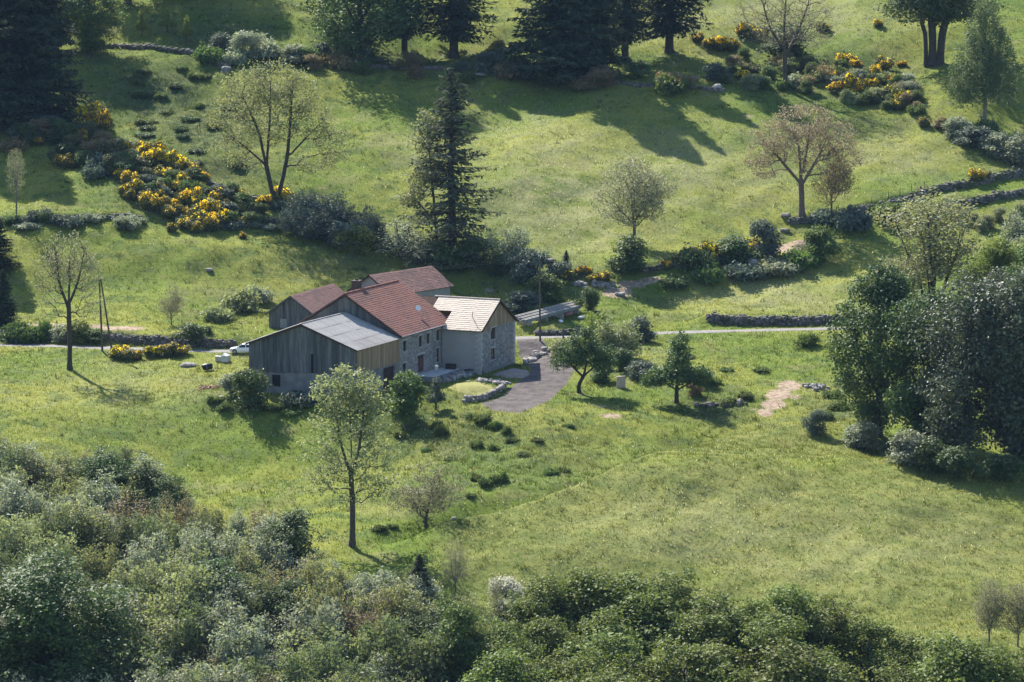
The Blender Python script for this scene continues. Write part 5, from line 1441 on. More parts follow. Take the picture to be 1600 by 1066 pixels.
# conifers and trees along the top
g = 'row of tall trees along the upper wall'
pl('dense_1', 560, 98, 225, 170, 'leaf_dark', 'bark_dark', 'lime_tree', 'broad leafy dark tree at the end of the conifer row', group=g, yaw=1)
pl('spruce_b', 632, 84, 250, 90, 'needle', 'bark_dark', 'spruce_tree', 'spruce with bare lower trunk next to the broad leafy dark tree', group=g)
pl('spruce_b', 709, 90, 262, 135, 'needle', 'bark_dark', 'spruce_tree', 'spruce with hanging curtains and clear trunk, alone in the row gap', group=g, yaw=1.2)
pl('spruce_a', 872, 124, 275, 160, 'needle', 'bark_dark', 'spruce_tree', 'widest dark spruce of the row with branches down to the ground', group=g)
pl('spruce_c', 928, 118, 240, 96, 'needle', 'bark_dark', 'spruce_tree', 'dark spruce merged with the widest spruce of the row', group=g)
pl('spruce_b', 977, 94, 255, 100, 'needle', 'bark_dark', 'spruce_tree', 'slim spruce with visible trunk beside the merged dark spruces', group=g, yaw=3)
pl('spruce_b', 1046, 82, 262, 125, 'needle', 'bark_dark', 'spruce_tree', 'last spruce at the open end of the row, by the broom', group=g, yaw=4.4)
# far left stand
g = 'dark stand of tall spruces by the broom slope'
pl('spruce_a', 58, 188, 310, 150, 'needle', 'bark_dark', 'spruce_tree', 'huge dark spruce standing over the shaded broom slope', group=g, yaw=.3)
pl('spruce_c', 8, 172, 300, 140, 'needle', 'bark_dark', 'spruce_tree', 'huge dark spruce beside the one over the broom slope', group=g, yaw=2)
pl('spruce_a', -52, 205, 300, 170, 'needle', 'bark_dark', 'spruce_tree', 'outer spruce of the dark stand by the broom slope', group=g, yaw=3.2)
pl('dense_0', 140, 88, 120, 105, 'leaf_mid', 'bark', 'maple_tree', 'lighter leafy tree beside the dark spruce stand', yaw=2)
pl('dense_2', 85, 78, 150, 110, 'leaf_dark', 'bark', 'maple_tree', 'dark leafy tree behind the spruce stand', yaw=.2)
for x, y, h, w in [(222, 58, 44, 26), (291, 66, 42, 24), (262, 50, 38, 30)]:
    pl('fruit_up', x, y, h, w, 'leaf_lime', 'bark', 'sapling', 'small pale sapling lit by the sun above the tumbled wall', 'tree', 'saplings above the tumbled wall')
# trees off the top edge that shade the upper left pasture
for x, y, h in [(200, 5, 170), (262, -12, 170), (330, -10, 150)]:
    pl('dense_%d' % random.randrange(3), x, y, h, 120, 'leaf_dark', 'bark', 'maple_tree', 'dark leafy tree at the upper edge of the rough pasture', 'tree', 'dark trees at the upper pasture edge')
# dead stub tree, left edge
pl('ash_bare', 26, 343, 112, 34, 'leaf_sparse', 'bark_grey', 'dead_tree', 'thin dead tree with broken top above the low overgrown wall', yaw=1)
# left edge dark firs by the garden
pl('spruce_c', 6, 508, 90, 52, 'needle', 'bark_dark', 'spruce_tree', 'small dark fir at the end of the garden bed', yaw=1)
pl('spruce_a', -14, 425, 110, 80, 'needle', 'bark_dark', 'spruce_tree', 'dark fir above the garden, reaching over the pasture', yaw=2)
# right side group
g = 'tall trees at the edge of the lower hay field'
pl('dense_0', 1372, 682, 272, 150, 'leaf_dark', 'bark_dark', 'cherry_tree', 'dark leafy tree at the open end of the tall group by the hay field', group=g, yaw=.4)
pl('dense_1', 1508, 716, 282, 165, 'leaf_silver', 'bark_dark', 'cherry_tree', 'dense dark tree in the middle of the tall group by the hay field', group=g, yaw=1.4)
pl('dense_2', 1592, 726, 300, 160, 'leaf_silver', 'bark_dark', 'cherry_tree', 'dense dark tree with branches to the grass at the hay field edge', group=g, yaw=2.3)
pl('dense_1', 1665, 735, 310, 160, 'leaf_dark', 'bark_dark', 'cherry_tree', 'outermost dense tree of the group at the hay field edge', group=g, yaw=4.1)
pl('dense_2', 1448, 704, 250, 130, 'leaf_dark', 'bark_dark', 'cherry_tree', 'dark upright tree joining the open end to the middle of the tall group', group=g, yaw=5)
pl('dense_0', 1560, 640, 215, 130, 'leaf_silver', 'bark_dark', 'cherry_tree', 'mid green leafy tree behind the dense dark group', group=g, yaw=3.1)
pl('pale_multi', 1458, 500, 200, 165, 'leaf_cream', 'bark_dark', 'alder_tree', 'pale sparse tree of many slender stems above the dark group', yaw=.5)
pl('pale_multi', 1405, 520, 120, 80, 'leaf_cream', 'bark_dark', 'alder_tree', 'short pale leafy tree beside the many-stemmed one', yaw=2.5)
for x, y, h, w, lf in [(1555, 545, 175, 110, 'leaf_lime'), (1600, 520, 150, 120, 'leaf_pale'), (1530, 530, 120, 90, 'leaf_pale'), (1625, 560, 190, 120, 'leaf_mid')]:
    pl('dense_%d' % random.randrange(3), x, y, h, w, lf, 'bark', 'ash_tree', 'light green leafy tree behind the dark group at the hay field', 'tree', 'light green trees behind the dark group')
pl('willow_0', 1600, 396, 66, 70, 'leaf_grey', 'bark_grey', 'willow_shrub', 'silvery grey willow bush above the light green trees', 'bush')
for x, y, h, w in [(1352, 700, 44, 60), (1410, 722, 52, 70), (1452, 738, 55, 60), (1330, 690, 26, 30), (1500, 745, 50, 70), (1560, 752, 45, 70)]:
    pl('shrub_%d' % random.randrange(3), x, y, h, w, 'leaf_grey' if x < 1440 else 'leaf_dark', 'bark_dark', 'undergrowth_bush', 'grey bush at the foot of the tall group by the hay field' if x < 1440 else 'dark bush under the tall group by the hay field', 'bush', 'bushes under the tall group' if x < 1440 else 'dark bushes under the tall group')
pl('shrub_1', 1276, 677, 38, 36, 'leaf_bluegrey', 'bark_dark', 'dwarf_tree', 'small crooked dark bush alone at the hay field edge', 'bush')
# fruit trees by the drive
pl('fruit_lean', 905, 614, 104, 96, 'leaf_dark', 'bark_dark', 'fruit_tree', 'leaning round fruit tree beside the gravel drive', yaw=0)
pl('fruit_up', 1057, 629, 112, 98, 'leaf_dark', 'bark_dark', 'fruit_tree', 'pointed fruit tree standing alone beyond the stone slab', yaw=0)
for x, y, h, w, lf, lab in [(962, 562, 70, 70, 'leaf_ash', 'pale loose shrub between lane and leaning fruit tree'), (1000, 535, 42, 44, 'leaf_bluegrey', 'grey green round bush at the lane edge'), (935, 545, 60, 50, 'leaf_lime', 'light green shrub behind the leaning fruit tree'),
                            (968, 580, 38, 42, 'leaf_dark', 'dark bush behind the upright stone slab'), (1000, 592, 28, 46, 'leaf_bluegrey', 'low dark bush between the two fruit trees'), (940, 596, 26, 40, 'leaf_dark', 'low dark undergrowth under the leaning fruit tree'), (1100, 603, 30, 50, 'leaf_dark', 'low dark bush behind the pointed fruit tree'),
                            (1258, 540, 20, 40, 'leaf_mid', 'low green bush on the bank below the lane'), (875, 560, 30, 40, 'leaf_ash', 'small loose shrub beside the gate post'), (918, 488, 40, 36, 'leaf_dark', 'dark bush at the end of the timber stack'), (1085, 618, 22, 26, 'leaf_brown', 'brownish weeds beside the pointed fruit tree')]:
    pl('willow_%d' % random.randrange(4) if h > 50 else 'shrub_%d' % random.randrange(3), x, y, h, w, lf, 'bark_dark', 'shrub', lab, 'bush')
# bushes round the farm
pl('shrub_0', 629, 644, 66, 66, 'leaf_mid', 'bark', 'garden_bush', 'big rounded green bush in front of the barn door', 'bush')
pl('shrub_1', 394, 641, 66, 62, 'leaf_dark', 'bark', 'garden_bush', 'dark bush at the corner of the barn gable', 'bush')
pl('shrub_2', 366, 618, 36, 42, 'leaf_grey', 'bark', 'garden_bush', 'grey leafy bush beside the dark bush at the barn corner', 'bush')
pl('shrub_2', 297, 536, 33, 50, 'leaf_dark', 'bark', 'garden_bush', 'dark clipped bush above the lane wall', 'bush')
pl('shrub_0', 326, 522, 14, 18, 'leaf_dark', 'bark', 'garden_bush', 'tiny dark bush on the grass above the lane wall', 'bush')
pl('fruit_up', 681, 640, 52, 40, 'leaf_bluegrey', 'bark_dark', 'young_tree', 'small dark young tree in front of the terrace stones', yaw=1)
pl('fine_tree_b', 268, 508, 70, 44, 'leaf_sparse', 'bark_grey', 'young_tree', 'thin pale young tree above the clipped bush', yaw=1)
for x, y, h, w, lf, lab in [(548, 640, 36, 50, 'leaf_dark', 'dark nettles and elder against the barn gable foot'), (470, 632, 22, 60, 'leaf_bluegrey', 'low dark weeds along the barn gable foot'), (375, 486, 34, 60, 'leaf_ash', 'pale scrub beside the wooden shed'), (340, 500, 22, 50, 'leaf_ash', 'low pale scrub in the old garden'), (405, 470, 24, 44, 'leaf_grey', 'grey scrub behind the wooden shed'),
                            (60, 532, 30, 60, 'leaf_mid', 'green hedge piece over the lane wall by the fir'), (20, 534, 32, 56, 'leaf_dark', 'dark hedge piece at the end of the lane wall'), (128, 534, 36, 50, 'leaf_lime', 'light green bush over the lane wall beside the A-frame pole'), (98, 532, 26, 40, 'leaf_grey', 'greyish bush over the lane wall behind the bare ash'), (150, 536, 24, 40, 'leaf_mid', 'green bush over the lane wall at the foot of the A-frame pole')]:
    pl('shrub_%d' % random.randrange(3), x, y, h, w, lf, 'bark_dark', 'shrub', lab, 'bush')
# nettles and weeds in the meadow below the farm
for i, (x, y, h, w) in enumerate([(755, 660, 15, 30), (738, 656, 12, 26), (690, 680, 20, 24), (684, 668, 12, 20), (775, 668, 12, 24), (790, 676, 12, 20), (745, 698, 12, 22), (772, 704, 12, 22), (640, 672, 12, 26), (625, 682, 10, 20), (780, 752, 16, 34), (760, 758, 14, 26), (745, 752, 14, 22), (735, 776, 8, 20), (590, 828, 10, 30), (612, 824, 8, 20), (860, 742, 12, 26), (880, 738, 10, 24), (840, 690, 8, 22), (890, 668, 8, 22), (820, 712, 8, 22), (705, 720, 8, 22), (668, 706, 8, 20), (800, 690, 9, 24), (430, 640, 12, 34), (455, 648, 10, 30), (350, 640, 12, 30), (335, 628, 12, 26), (1115, 600, 12, 30), (1140, 632, 12, 34), (1165, 622, 12, 26), (1290, 655, 14, 30), (1310, 640, 14, 34), (1300, 620, 12, 30), (1135, 580, 8, 26), (1080, 560, 8, 26), (1190, 580, 8, 26)]):
    pl('weed_%d' % (i % 3), x, y, h * .95, w * .95, ('leaf_weed', 'leaf_mid', 'leaf_weed')[i % 3], 'bark', 'nettle_clump', 'low dark nettle clump in the rough grass around the farm', 'shrub', 'nettle clumps around the farm')
# dark rush clumps of the rough pasture
for i in range(30):
    x, y = random.uniform(190, 370), random.uniform(105, 285)
    if x + y < 330 or x < 150 + (y - 180) * 1.1: continue
    pl('weed_%d' % (i % 3), x, y, random.uniform(6, 10), random.uniform(20, 34), random.choice(['leaf_weed', 'leaf_weed', 'leaf_dark']), 'bark', 'bramble_clump', 'low dark bramble patch in the rough upper pasture', 'shrub', 'bramble patches of the rough pasture')
# hedgerow bushes behind the farmhouse
for pr, x, y, h, w, lf, lab in [('willow_0', 500, 372, 50, 84, 'leaf_bluegrey', 'wide blue grey thicket bush below the forked tree'), ('willow_4', 512, 350, 48, 80, 'leaf_bluegrey', 'blue grey bush at the top of the hedgerow thicket'), ('willow_3', 540, 362, 46, 70, 'leaf_bluegrey', 'blue grey bush behind the yellow green one'), ('willow_2', 476, 344, 46, 60, 'leaf_bluegrey', 'upper blue grey bush close to the forked tree'), ('willow_1', 578, 378, 44, 60, 'leaf_bluegrey', 'blue grey bush at the lower end of the hedgerow thicket'), ('willow_1', 548, 386, 42, 80, 'leaf_bluegrey', 'blue grey bush in the middle of the hedgerow'), ('shrub_0', 566, 392, 40, 66, 'leaf_lime', 'yellow green bush in front of the blue grey thicket'), ('willow_2', 466, 366, 44, 60, 'leaf_bluegrey', 'blue grey bush nearest the forked tree'),
                                ('twiggy_0', 628, 402, 66, 90, 'leaf_grey', 'grey twiggy bush at the foot of the tall spruce'), ('twiggy_1', 660, 410, 50, 70, 'leaf_grey', 'low grey scrub under the thin pale tree'), ('shrub_1', 735, 416, 46, 76, 'leaf_dark', 'dark undergrowth bush below the tall spruce'), ('shrub_2', 700, 418, 40, 70, 'leaf_dark', 'dark low bush behind the outbuilding roof'),
                                ('willow_3', 800, 420, 66, 60, 'leaf_grey', 'silvery bush beside the dark spruce undergrowth'), ('shrub_1', 825, 440, 50, 66, 'leaf_bluegrey', 'grey green bush above the timber stack'), ('willow_0', 775, 430, 40, 40, 'leaf_dark', 'dark bush between spruce and silvery bush'), ('shrub_2', 812, 490, 36, 60, 'leaf_bluegrey', 'dark bush behind the annex roof'), ('shrub_0', 845, 470, 44, 60, 'leaf_mid', 'mid green bush beside the slim utility pole'),
                                ('spruce_a', 885, 425, 36, 18, 'needle_grey', 'small grey young spruce beside the yellow broom'), ('shrub_1', 870, 442, 34, 44, 'leaf_bluegrey', 'round grey green bush below the young spruce')]:
    pl(pr, x, y, h, w, lf, 'bark_dark', 'hedgerow_bush' if pr != 'spruce_a' else 'young_spruce', lab, 'bush')
for pr, x, y, h, w, lf, lab in [('shrub_0', 985, 424, 58, 66, 'leaf_dark', 'dark round bush under the grey twiggy tree'), ('shrub_1', 1196, 402, 60, 48, 'leaf_bluegrey', 'tall rounded bush at the end of the broom wall'), ('shrub_2', 1284, 408, 56, 56, 'leaf_mid', 'rounded green bush across the sandy track from the broom wall'), ('shrub_0', 1150, 412, 44, 70, 'leaf_dark', 'dark bush on the broom wall'), ('shrub_2', 1090, 420, 34, 60, 'leaf_dark', 'dark bush low on the broom wall'),
                                ('shrub_1', 1250, 418, 30, 60, 'leaf_mid', 'low green bush beside the rounded one at the sandy track'), ('shrub_0', 1215, 428, 24, 60, 'leaf_grey', 'grey brambles on the lower track wall'), ('shrub_2', 1165, 434, 24, 60, 'leaf_bluegrey', 'bramble clump along the lower track wall'), ('shrub_1', 1105, 440, 28, 50, 'leaf_mid', 'green bush at the middle of the lower track wall'), ('shrub_0', 1055, 448, 18, 44, 'leaf_dark', 'low bush at the lower end of the track wall'),
                                ('shrub_1', 1330, 358, 34, 60, 'leaf_bluegrey', 'dark bush at the foot of the climbing field wall'), ('shrub_2', 1290, 350, 24, 50, 'leaf_bluegrey', 'dark undergrowth at the foot of the broad bud-brown tree'), ('shrub_0', 1390, 342, 28, 60, 'leaf_mid', 'green bush against the climbing field wall')]:
    pl(pr, x, y, h, w, lf, 'bark_dark', 'hedgerow_bush', lab, 'bush')
g = 'small bushes in the plantation strip below the field wall'
for x, y in [(1520, 352), (1545, 356), (1560, 345), (1580, 350), (1535, 362), (1590, 338), (1500, 345)]:
    pl('shrub_%d' % random.randrange(3), x, y, 22, 24, 'leaf_ash', 'bark', 'shrub', 'small pale bush in the plantation strip below the field wall', 'bush', g)
# bushes on the right upper wall
for x, y, h, w, lf in [(1490, 215, 34, 50, 'leaf_grey'), (1520, 232, 36, 60, 'leaf_bluegrey'), (1560, 246, 40, 60, 'leaf_grey'), (1600, 258, 50, 60, 'leaf_grey'), (1475, 202, 20, 30, 'leaf_brown'), (1540, 208, 22, 40, 'leaf_dark')]:
    pl('shrub_%d' % random.randrange(3), x, y, h, w, lf, 'bark', 'shrub', 'bush of the scrubby bank below the weeping birch', 'bush', 'scrub bank below the birch')
# scrub below the conifer row and in the upper centre
for i in range(34):
    x = random.uniform(480, 1120); y = 104 + (x - 480) * .052 + random.uniform(-12, 12)
    pl('shrub_%d' % random.randrange(3), x, y, random.uniform(16, 34), random.uniform(30, 56), random.choice(['leaf_dark', 'leaf_bluegrey', 'leaf_mid', 'leaf_brown']), 'bark_dark', 'shrub', 'low scrub bush under the row of tall conifers', 'bush', 'scrub under the conifers')
for x, y, h, w in [(385, 92, 44, 50), (350, 80, 30, 40), (420, 88, 30, 60), (455, 98, 30, 50), (330, 96, 26, 50), (365, 100, 22, 40), (480, 98, 26, 40)]:
    pl('shrub_%d' % random.randrange(3), x, y, h, w, random.choice(['leaf_mid', 'leaf_grey', 'leaf_bluegrey']), 'bark', 'shrub', 'bush by the pink boulder above the rough pasture', 'bush', 'bushes above the rough pasture')
for i in range(64):
    x = random.uniform(1130, 1436); y = 112 + (x - 1130) * .15 + random.uniform(-24, 22)
    pl('shrub_%d' % random.randrange(3), x, y, random.uniform(13, 25), random.uniform(20, 38), random.choice(['leaf_brown', 'leaf_grey', 'leaf_mid', 'broom_green', 'leaf_weed', 'leaf_ash']), 'bark', 'shrub', 'low scrub bush among the upper broom', 'bush', 'scrub among the upper broom')
for i in range(34):
    t_ = random.random(); x = 10 + 190 * t_ + random.uniform(-25, 25); y = 200 + 66 * t_ + random.uniform(-28, 24)
    pl('shrub_%d' % random.randrange(3), x, y, random.uniform(16, 34), random.uniform(30, 50), random.choice(['leaf_dark', 'leaf_bluegrey', 'broom_green', 'leaf_brown', 'leaf_dark']), 'bark_dark', 'shrub', 'shaded scrub bush under the dark spruce stand', 'bush', 'scrub under the spruce stand')
for i in range(44):
    t_ = random.random(); x = 190 + 235 * t_ + random.uniform(-15, 15); y = 262 + 85 * t_ + random.uniform(-25, 25)
    pl('shrub_%d' % random.randrange(3), x, y, random.uniform(12, 28), random.uniform(24, 40), random.choice(['leaf_dark', 'leaf_bluegrey', 'broom_green', 'leaf_mid']), 'bark_dark', 'shrub', 'green scrub bush among the flowering broom bank', 'bush', 'scrub in the broom bank')
for i in range(26):
    x = random.uniform(-20, 440); y = 350 + random.uniform(-6, 10) - (x < 100) * 2
    pl('shrub_%d' % random.randrange(3), x, y, random.uniform(8, 18), random.uniform(24, 44), random.choice(['leaf_dark', 'leaf_bluegrey', 'leaf_grey']), 'bark_dark', 'shrub', 'low bramble on the overgrown wall above the pasture', 'bush', 'brambles on the overgrown wall')
# broom in flower
def broom(L, lab, grp, wmul=1.0):
    for x, y, w in L:
        pl('broom_%d' % random.randrange(5), x, y, w * random.uniform(.6, .85), w * wmul, 'broom_green', 'bark_dark', 'broom_bush', lab, 'shrub', grp)
broom([(140, 196, 50), (155, 204, 40), (130, 208, 36), (150, 188, 34), (120, 222, 36)], 'yellow flowering broom beside the huge dark spruce', 'broom by the spruce')
broom([(198, 240, 34), (222, 246, 36), (250, 242, 26), (238, 258, 32), (262, 262, 34), (280, 266, 34), (298, 270, 28), (205, 262, 24), (188, 266, 22), (192, 280, 24), (204, 290, 30), (212, 300, 28), (196, 304, 26), (205, 312, 26), (245, 318, 36), (258, 330, 38), (235, 328, 34), (275, 292, 34), (285, 288, 26), (300, 322, 36), (315, 332, 38), (330, 340, 40), (298, 342, 36), (310, 354, 40), (328, 358, 36), (292, 356, 30), (345, 352, 30), (305, 364, 26), (268, 342, 30), (268, 362, 18), (380, 352, 22), (378, 372, 16), (345, 334, 30), (252, 304, 28), (228, 316, 26)], 'yellow flowering broom on the bank below the rough pasture', 'broom bank')
for i in range(16):
    t_ = random.random(); x = 195 + 165 * t_ + random.uniform(-26, 26); y = 255 + 88 * t_ + random.uniform(-22, 24)
    plant('broom_%d' % random.randrange(5), x, y, random.uniform(14, 26), random.uniform(20, 34), 'broom_green', 'bark_dark', 'broom_bush', 'yellow flowering broom on the bank below the rough pasture', 'shrub', 'broom bank')
broom([(440, 318, 34), (416, 322, 26), (445, 326, 20)], 'yellow flowering broom at the foot of the forked pale tree', 'broom at the forked tree')
broom([(780, 86, 34), (800, 80, 22), (765, 88, 20)], 'yellow flowering broom in the gap of the conifer row', 'broom in the conifer gap')
broom([(1090, 66, 20), (1110, 76, 26), (1130, 78, 28), (1145, 80, 26), (1165, 58, 30), (1178, 62, 28), (1190, 56, 22), (1170, 132, 26), (1160, 124, 22), (1322, 106, 34), (1335, 110, 26), (1382, 112, 30), (1368, 118, 22), (1410, 104, 16), (1325, 148, 40), (1340, 152, 34), (1310, 146, 30), (1395, 156, 34), (1412, 162, 30), (1430, 158, 26), (1400, 136, 26), (1362, 140, 26), (1300, 126, 22), (1285, 50, 22), (1372, 42, 16), (1400, 172, 26), (1425, 140, 24)], 'yellow flowering broom on the upper slope near the leafless grey tree', 'upper broom')
broom([(1443, 198, 20), (1545, 238, 24), (1562, 236, 30), (1530, 226, 18), (1525, 284, 26), (1540, 280, 20), (1510, 292, 16)], 'yellow flowering broom along the bank below the weeping birch', 'broom below the birch')
broom([(885, 438, 26), (912, 430, 26), (942, 442, 24), (928, 440, 20)], 'yellow flowering broom above the lane behind the timber stack', 'broom above the timber stack')
broom([(1085, 406, 30), (1100, 400, 34), (1078, 418, 24), (1120, 402, 26), (1165, 392, 28), (1060, 412, 22), (1175, 388, 22), (1135, 400, 30), (1110, 410, 26), (1148, 396, 26), (1090, 412, 26), (1182, 394, 24), (1040, 420, 20)], 'yellow flowering broom grown over the stone wall by the sandy track', 'broom on the track wall')
broom([(186, 560, 26), (200, 562, 26), (211, 561, 24), (242, 555, 24), (256, 556, 26), (272, 555, 26), (284, 554, 20)], 'low yellow flowering broom along the lower edge of the lane', 'broom by the lane', 1.3)
broom([(60, 226, 20), (100, 262, 34), (118, 262, 30), (95, 250, 24)], 'shaded broom with few flowers on the slope under the spruces', 'shaded broom')

# ---------------------------------------------------------------- lower thicket (left) and young oak wood (right)
def interp(x, pts): return float(np.interp(x, [p[0] for p in pts], [p[1] for p in pts]))
TOP_L = [(-80, 650), (0, 664), (40, 690), (100, 700), (150, 690), (190, 692), (250, 730), (300, 775), (350, 788), (420, 785), (470, 805), (500, 880), (560, 882), (640, 884), (700, 905), (760, 950), (800, 990)]
kinds = [('willow', 'leaf_grey', 'willow_shrub', 'grey green willow in the thicket at the valley bottom', .26), ('willow', 'leaf_ash', 'willow_shrub', 'pale leafy willow in the thicket at the valley bottom', .16), ('willow', 'leaf_hazel', 'hazel_shrub', 'mid green hazel in the thicket at the valley bottom', .2),
         ('twiggy', 'leaf_brown', 'alder_shrub', 'brown twiggy shrub in the thicket at the valley bottom', .14), ('willow', 'leaf_pale', 'hazel_shrub', 'yellow green hazel in the thicket at the valley bottom', .12), ('oak', 'leaf_dark', 'thorn_tree', 'dark leafy thorn tree in the thicket at the valley bottom', .08), ('twiggy', 'leaf_grey', 'alder_shrub', 'grey twiggy shrub in the thicket at the valley bottom', .04)]
pk = np.array([k[-1] for k in kinds]); pk /= pk.sum()
rk = np.random.default_rng(5)
def kind_plant(k, x, y, h, w):
    pr = {'willow': 'willow_%d' % rk.integers(5), 'twiggy': 'twiggy_%d' % rk.integers(2), 'oak': 'oak_%d' % rk.integers(5)}[k[0]]
    plant(pr, x, y, h, w, k[1], 'bark_grey' if k[0] != 'oak' else 'bark_dark', k[2], k[3], 'shrub' if k[0] != 'oak' else 'tree', k[3].split(' in the')[0] + ' thicket plants')
row = 0; yb = 722.0
while yb < 1290:
    x = -70 + rk.uniform(0, 40); st = 44 + (yb - 745) * .022
    while x < 800:
        h = rk.uniform(58, 100) * (1 + (yb - 745) / 1400)
        xx, yy = x + rk.uniform(-8, 8), yb + rk.uniform(-12, 12)
        if yy - h * .96 > interp(xx, TOP_L) and not (xx > 700 and yy - h < 960):
            kind_plant(kinds[rk.choice(len(kinds), p=pk)], xx, yy, h, h * rk.uniform(.75, 1.0))
        x += st * rk.uniform(.8, 1.2)
    yb += 33 + (yb - 745) * .022
    row += 1
for x in range(-30, 790, 31):       # the thicket's upper fringe
    h = rk.uniform(48, 84); xx = x + rk.uniform(-8, 8)
    kind_plant(kinds[rk.choice(len(kinds), p=pk)], xx, interp(xx, TOP_L) + h + rk.uniform(0, 12), h, h * rk.uniform(.7, .95))
# individually readable ones
pl('oak_0', 165, 800, 100, 88, 'leaf_dark', 'bark_dark', 'thorn_tree', 'dark rounded tree with pale top at the thicket edge above the willows', yaw=1)
pl('oak_1', 218, 806, 84, 84, 'leaf_dark', 'bark_dark', 'thorn_tree', 'second dark rounded tree at the thicket edge, next to the pale topped one', yaw=2)
pl('oak_2', 262, 826, 84, 70, 'leaf_dark', 'bark_dark', 'thorn_tree', 'dark tree at the lower end of the thicket edge row', yaw=2.6)
pl('oak_3', 460, 906, 112, 90, 'leaf_dark', 'bark_dark', 'thorn_tree', 'dark glossy tree at the thicket point nearest the tall ash', yaw=.7)
pl('twiggy_0', 422, 896, 100, 90, 'leaf_grey', 'bark_grey', 'alder_shrub', 'grey twiggy alder beside the dark glossy tree', 'shrub')
pl('dense_1', 90, 1110, 250, 210, 'leaf_dark', 'bark_dark', 'thorn_tree', 'largest dark tree in the thicket, standing at the valley bottom', yaw=.7)
pl('dense_2', 20, 1100, 210, 180, 'leaf_dark', 'bark_dark', 'thorn_tree', 'big dark tree beside the largest one of the thicket', yaw=3)
pl('oak_1', 700, 1090, 160, 130, 'leaf_mid', 'bark_dark', 'thorn_tree', 'bright green rounded tree between thicket and oak wood', yaw=3)
pl('spruce_a', 655, 968, 106, 60, 'needle_grey', 'bark_dark', 'juniper_tree', 'narrow dark pointed juniper at the thicket edge', yaw=3)
pl('bare_tree', 712, 940, 100, 50, 'leaf_sparse', 'bark_grey', 'alder_tree', 'thin bare alder at the thicket edge below the fruit tree', yaw=1)
pl('bare_tree', 775, 990, 96, 34, 'leaf_sparse', 'bark_dark', 'alder_tree', 'bare dark stem standing before the oak wood', yaw=2)
pl('shrub_1', 795, 958, 58, 62, 'blossom', 'bark_dark', 'hawthorn_bush', 'white blossoming hawthorn at the edge of the oak wood', 'bush')
pl('shrub_2', 790, 985, 50, 70, 'leaf_grey', 'bark_dark', 'hawthorn_bush', 'grey bush below the blossoming hawthorn', 'bush')
for x, y, h in [(1545, 1010, 108), (1590, 1010, 100)]:
    pl('fine_tree', x, y, h, 66, 'leaf_sparse', 'bark_grey', 'alder_tree', 'almost bare grey tree rising behind the young oaks', 'tree', 'bare trees behind the oaks')
TOP_R = [(740, 1010), (790, 975), (830, 905), (870, 884), (930, 880), (1000, 884), (1060, 892), (1120, 922), (1180, 925), (1230, 912), (1300, 930), (1345, 950), (1390, 985), (1440, 990), (1500, 992), (1560, 1000), (1620, 1000), (1720, 1000)]
yb = 985.0
while yb < 1330:
    x = 770 + rk.uniform(0, 40); st = 82
    while x < 1690:
        h = rk.uniform(120, 178) * (1 + (yb - 985) / 1500); xx, yy = x + rk.uniform(-12, 12), yb + rk.uniform(-14, 14)
        if yy - h * .97 > interp(xx, TOP_R):
            plant('oak_%d' % rk.integers(5), xx, yy, h, h * rk.uniform(.72, .95), 'leaf_oak', 'bark_dark', 'oak_tree', 'olive green young oak of the dense wood at the valley bottom', 'tree', 'young oaks of the valley bottom wood')
        x += st * rk.uniform(.8, 1.2)
    yb += 52
# edge row right on the outline
for x in range(800, 1640, 62):
    h = rk.uniform(110, 160); y = interp(x, TOP_R) + h + rk.uniform(-4, 10)
    plant('oak_%d' % rk.integers(5), x, y, h, h * rk.uniform(.75, .95), 'leaf_oak', 'bark_dark', 'oak_tree', 'young oak on the edge of the valley wood, bordering the hay field', 'tree', 'edge oaks of the valley bottom wood')

# ---------------------------------------------------------------- grass
def scatter_grass(n, seed):
    r = np.random.default_rng(seed)
    X = r.uniform(-104, 104, n); Y = np.where(r.random(n) < .62, r.uniform(-115, 62, n), r.uniform(62, 222, n))
    Z = terr(X, Y); PX, PY, w = project(X, Y, Z)
    mk = masks(X, Y, Z)
    rd = polydist(X, Y, ROAD)[0]
    gx = (X - O_H[0]) * G_H[0] + (Y - O_H[1]) * G_H[1]; ly = (X - O_H[0]) * L_H[0] + (Y - O_H[1]) * L_H[1]
    ok = (PX > -60) & (PX < 1660) & (PY > -40) & (PY < 1110) & (rd > 1.7) & (mk['dirt'] < .5 + r.normal(0, .1, n)) & (mk['gravel'] < .40 + r.normal(0, .22, n))
    ok &= ~((gx > -18) & (gx < .2) & (ly > -.2) & (ly < 42)) & ~((gx > -7) & (gx < 7) & (ly > 27.5) & (ly < 41)) & ~((gx > 0) & (gx < 3.6) & (ly > 18) & (ly < 28))
    return X[ok], Y[ok], Z[ok], {k: v[ok] for k, v in mk.items()}, r
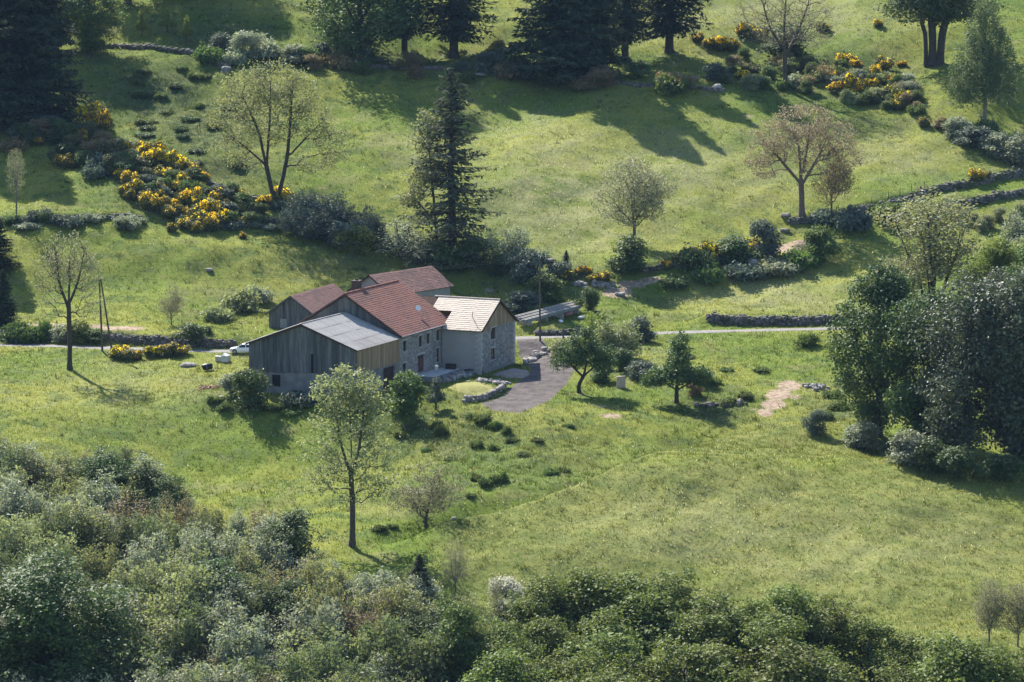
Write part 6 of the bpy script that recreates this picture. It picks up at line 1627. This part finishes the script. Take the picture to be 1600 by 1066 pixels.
def blades(name, X, Y, Z, mk, r, nb, hmin, hmax, wd, spread, label, seed_p=0.0, tone=None):
    n = len(X); i = np.repeat(np.arange(n), nb); m_ = len(i)
    a = r.uniform(0, 6.283, m_); h = r.uniform(hmin, hmax, m_) * (.7 + .6 * r.random(n))[i]; le = r.uniform(.1, .7, m_) * h
    bx = X[i] + r.normal(0, spread, m_); by = Y[i] + r.normal(0, spread, m_); bz = Z[i] - .05
    b = r.uniform(0, 6.283, m_); w = wd * r.uniform(.6, 1.4, m_)
    V = np.stack([np.column_stack([bx - np.cos(b) * w, by - np.sin(b) * w, bz]), np.column_stack([bx + np.cos(b) * w, by + np.sin(b) * w, bz]), np.column_stack([bx + np.cos(a) * le, by + np.sin(a) * le, bz + h])], 1)
    F = np.arange(3 * m_).reshape(m_, 3)
    sd = (r.random(m_) < seed_p * (.15 + mk['dry'][i])).astype(float)
    v = .6 * r.random(m_) + .4 * r.random(n)[i] if tone is None else tone * r.random(m_)
    o = link(name, np_mesh(name, V.reshape(-1, 3), F, False, {'v': ('FACE', v), 'seed': ('FACE', sd), 'dry': ('FACE', mk['dry'][i]), 'rough': ('FACE', mk['rough'][i]), 'hay': ('FACE', mk['hay'][i])}), M['blades'])
    tag(o, label, 'grass', kind='stuff'); return o
X, Y, Z, mk, r = scatter_grass(210000, 1)
blades('grass', X, Y, Z, mk, r, 4, .12, .38, .055, .22, 'short green meadow grass covering the slopes', .25)
X, Y, Z, mk, r = scatter_grass(60000, 2)
pn = np.clip(.16 + 1.1 * mk['rough'], 0, 1); cl_ = np.sin(X * .35 + 1.3 * np.sin(Y * .21)) * np.sin(Y * .41 + np.sin(X * .3)) > .1
k_ = (r.random(len(X)) < pn * .55) & (cl_ | (r.random(len(X)) < .25))
X, Y, Z = X[k_], Y[k_], Z[k_]; mk = {q: v[k_] for q, v in mk.items()}; mk['rough'] = np.maximum(mk['rough'], .7)
blades('tussock_grass', X, Y, Z, mk, r, 13, .25, .7, .06, .28, 'darker rush tussocks in the rough parts of the meadows', .1)

# ---------------------------------------------------------------- HAZE: thin summer air over the valley
m_, nt, out = new_mat('valley_air')
pv = N(nt, 'ShaderNodeVolumePrincipled'); pv.inputs['Color'].default_value = (.38, .60, 1.0, 1); pv.inputs['Density'].default_value = .000026; pv.inputs['Anisotropy'].default_value = .0
nt.links.new(pv.outputs[0], out.inputs['Volume'])
zlo, zhi = float(GZ.min()) - 1.0, float(max(GZ.max(), 140)) + 5
mb = MB(); mb.box(xs[0] - 2, xs[-1] + 2, ys[0] - 2, ys[-1] + 2, zlo, zhi)
tag(mb.build('haze', m_), 'thin blue summer haze filling the valley', 'haze', kind='stuff')
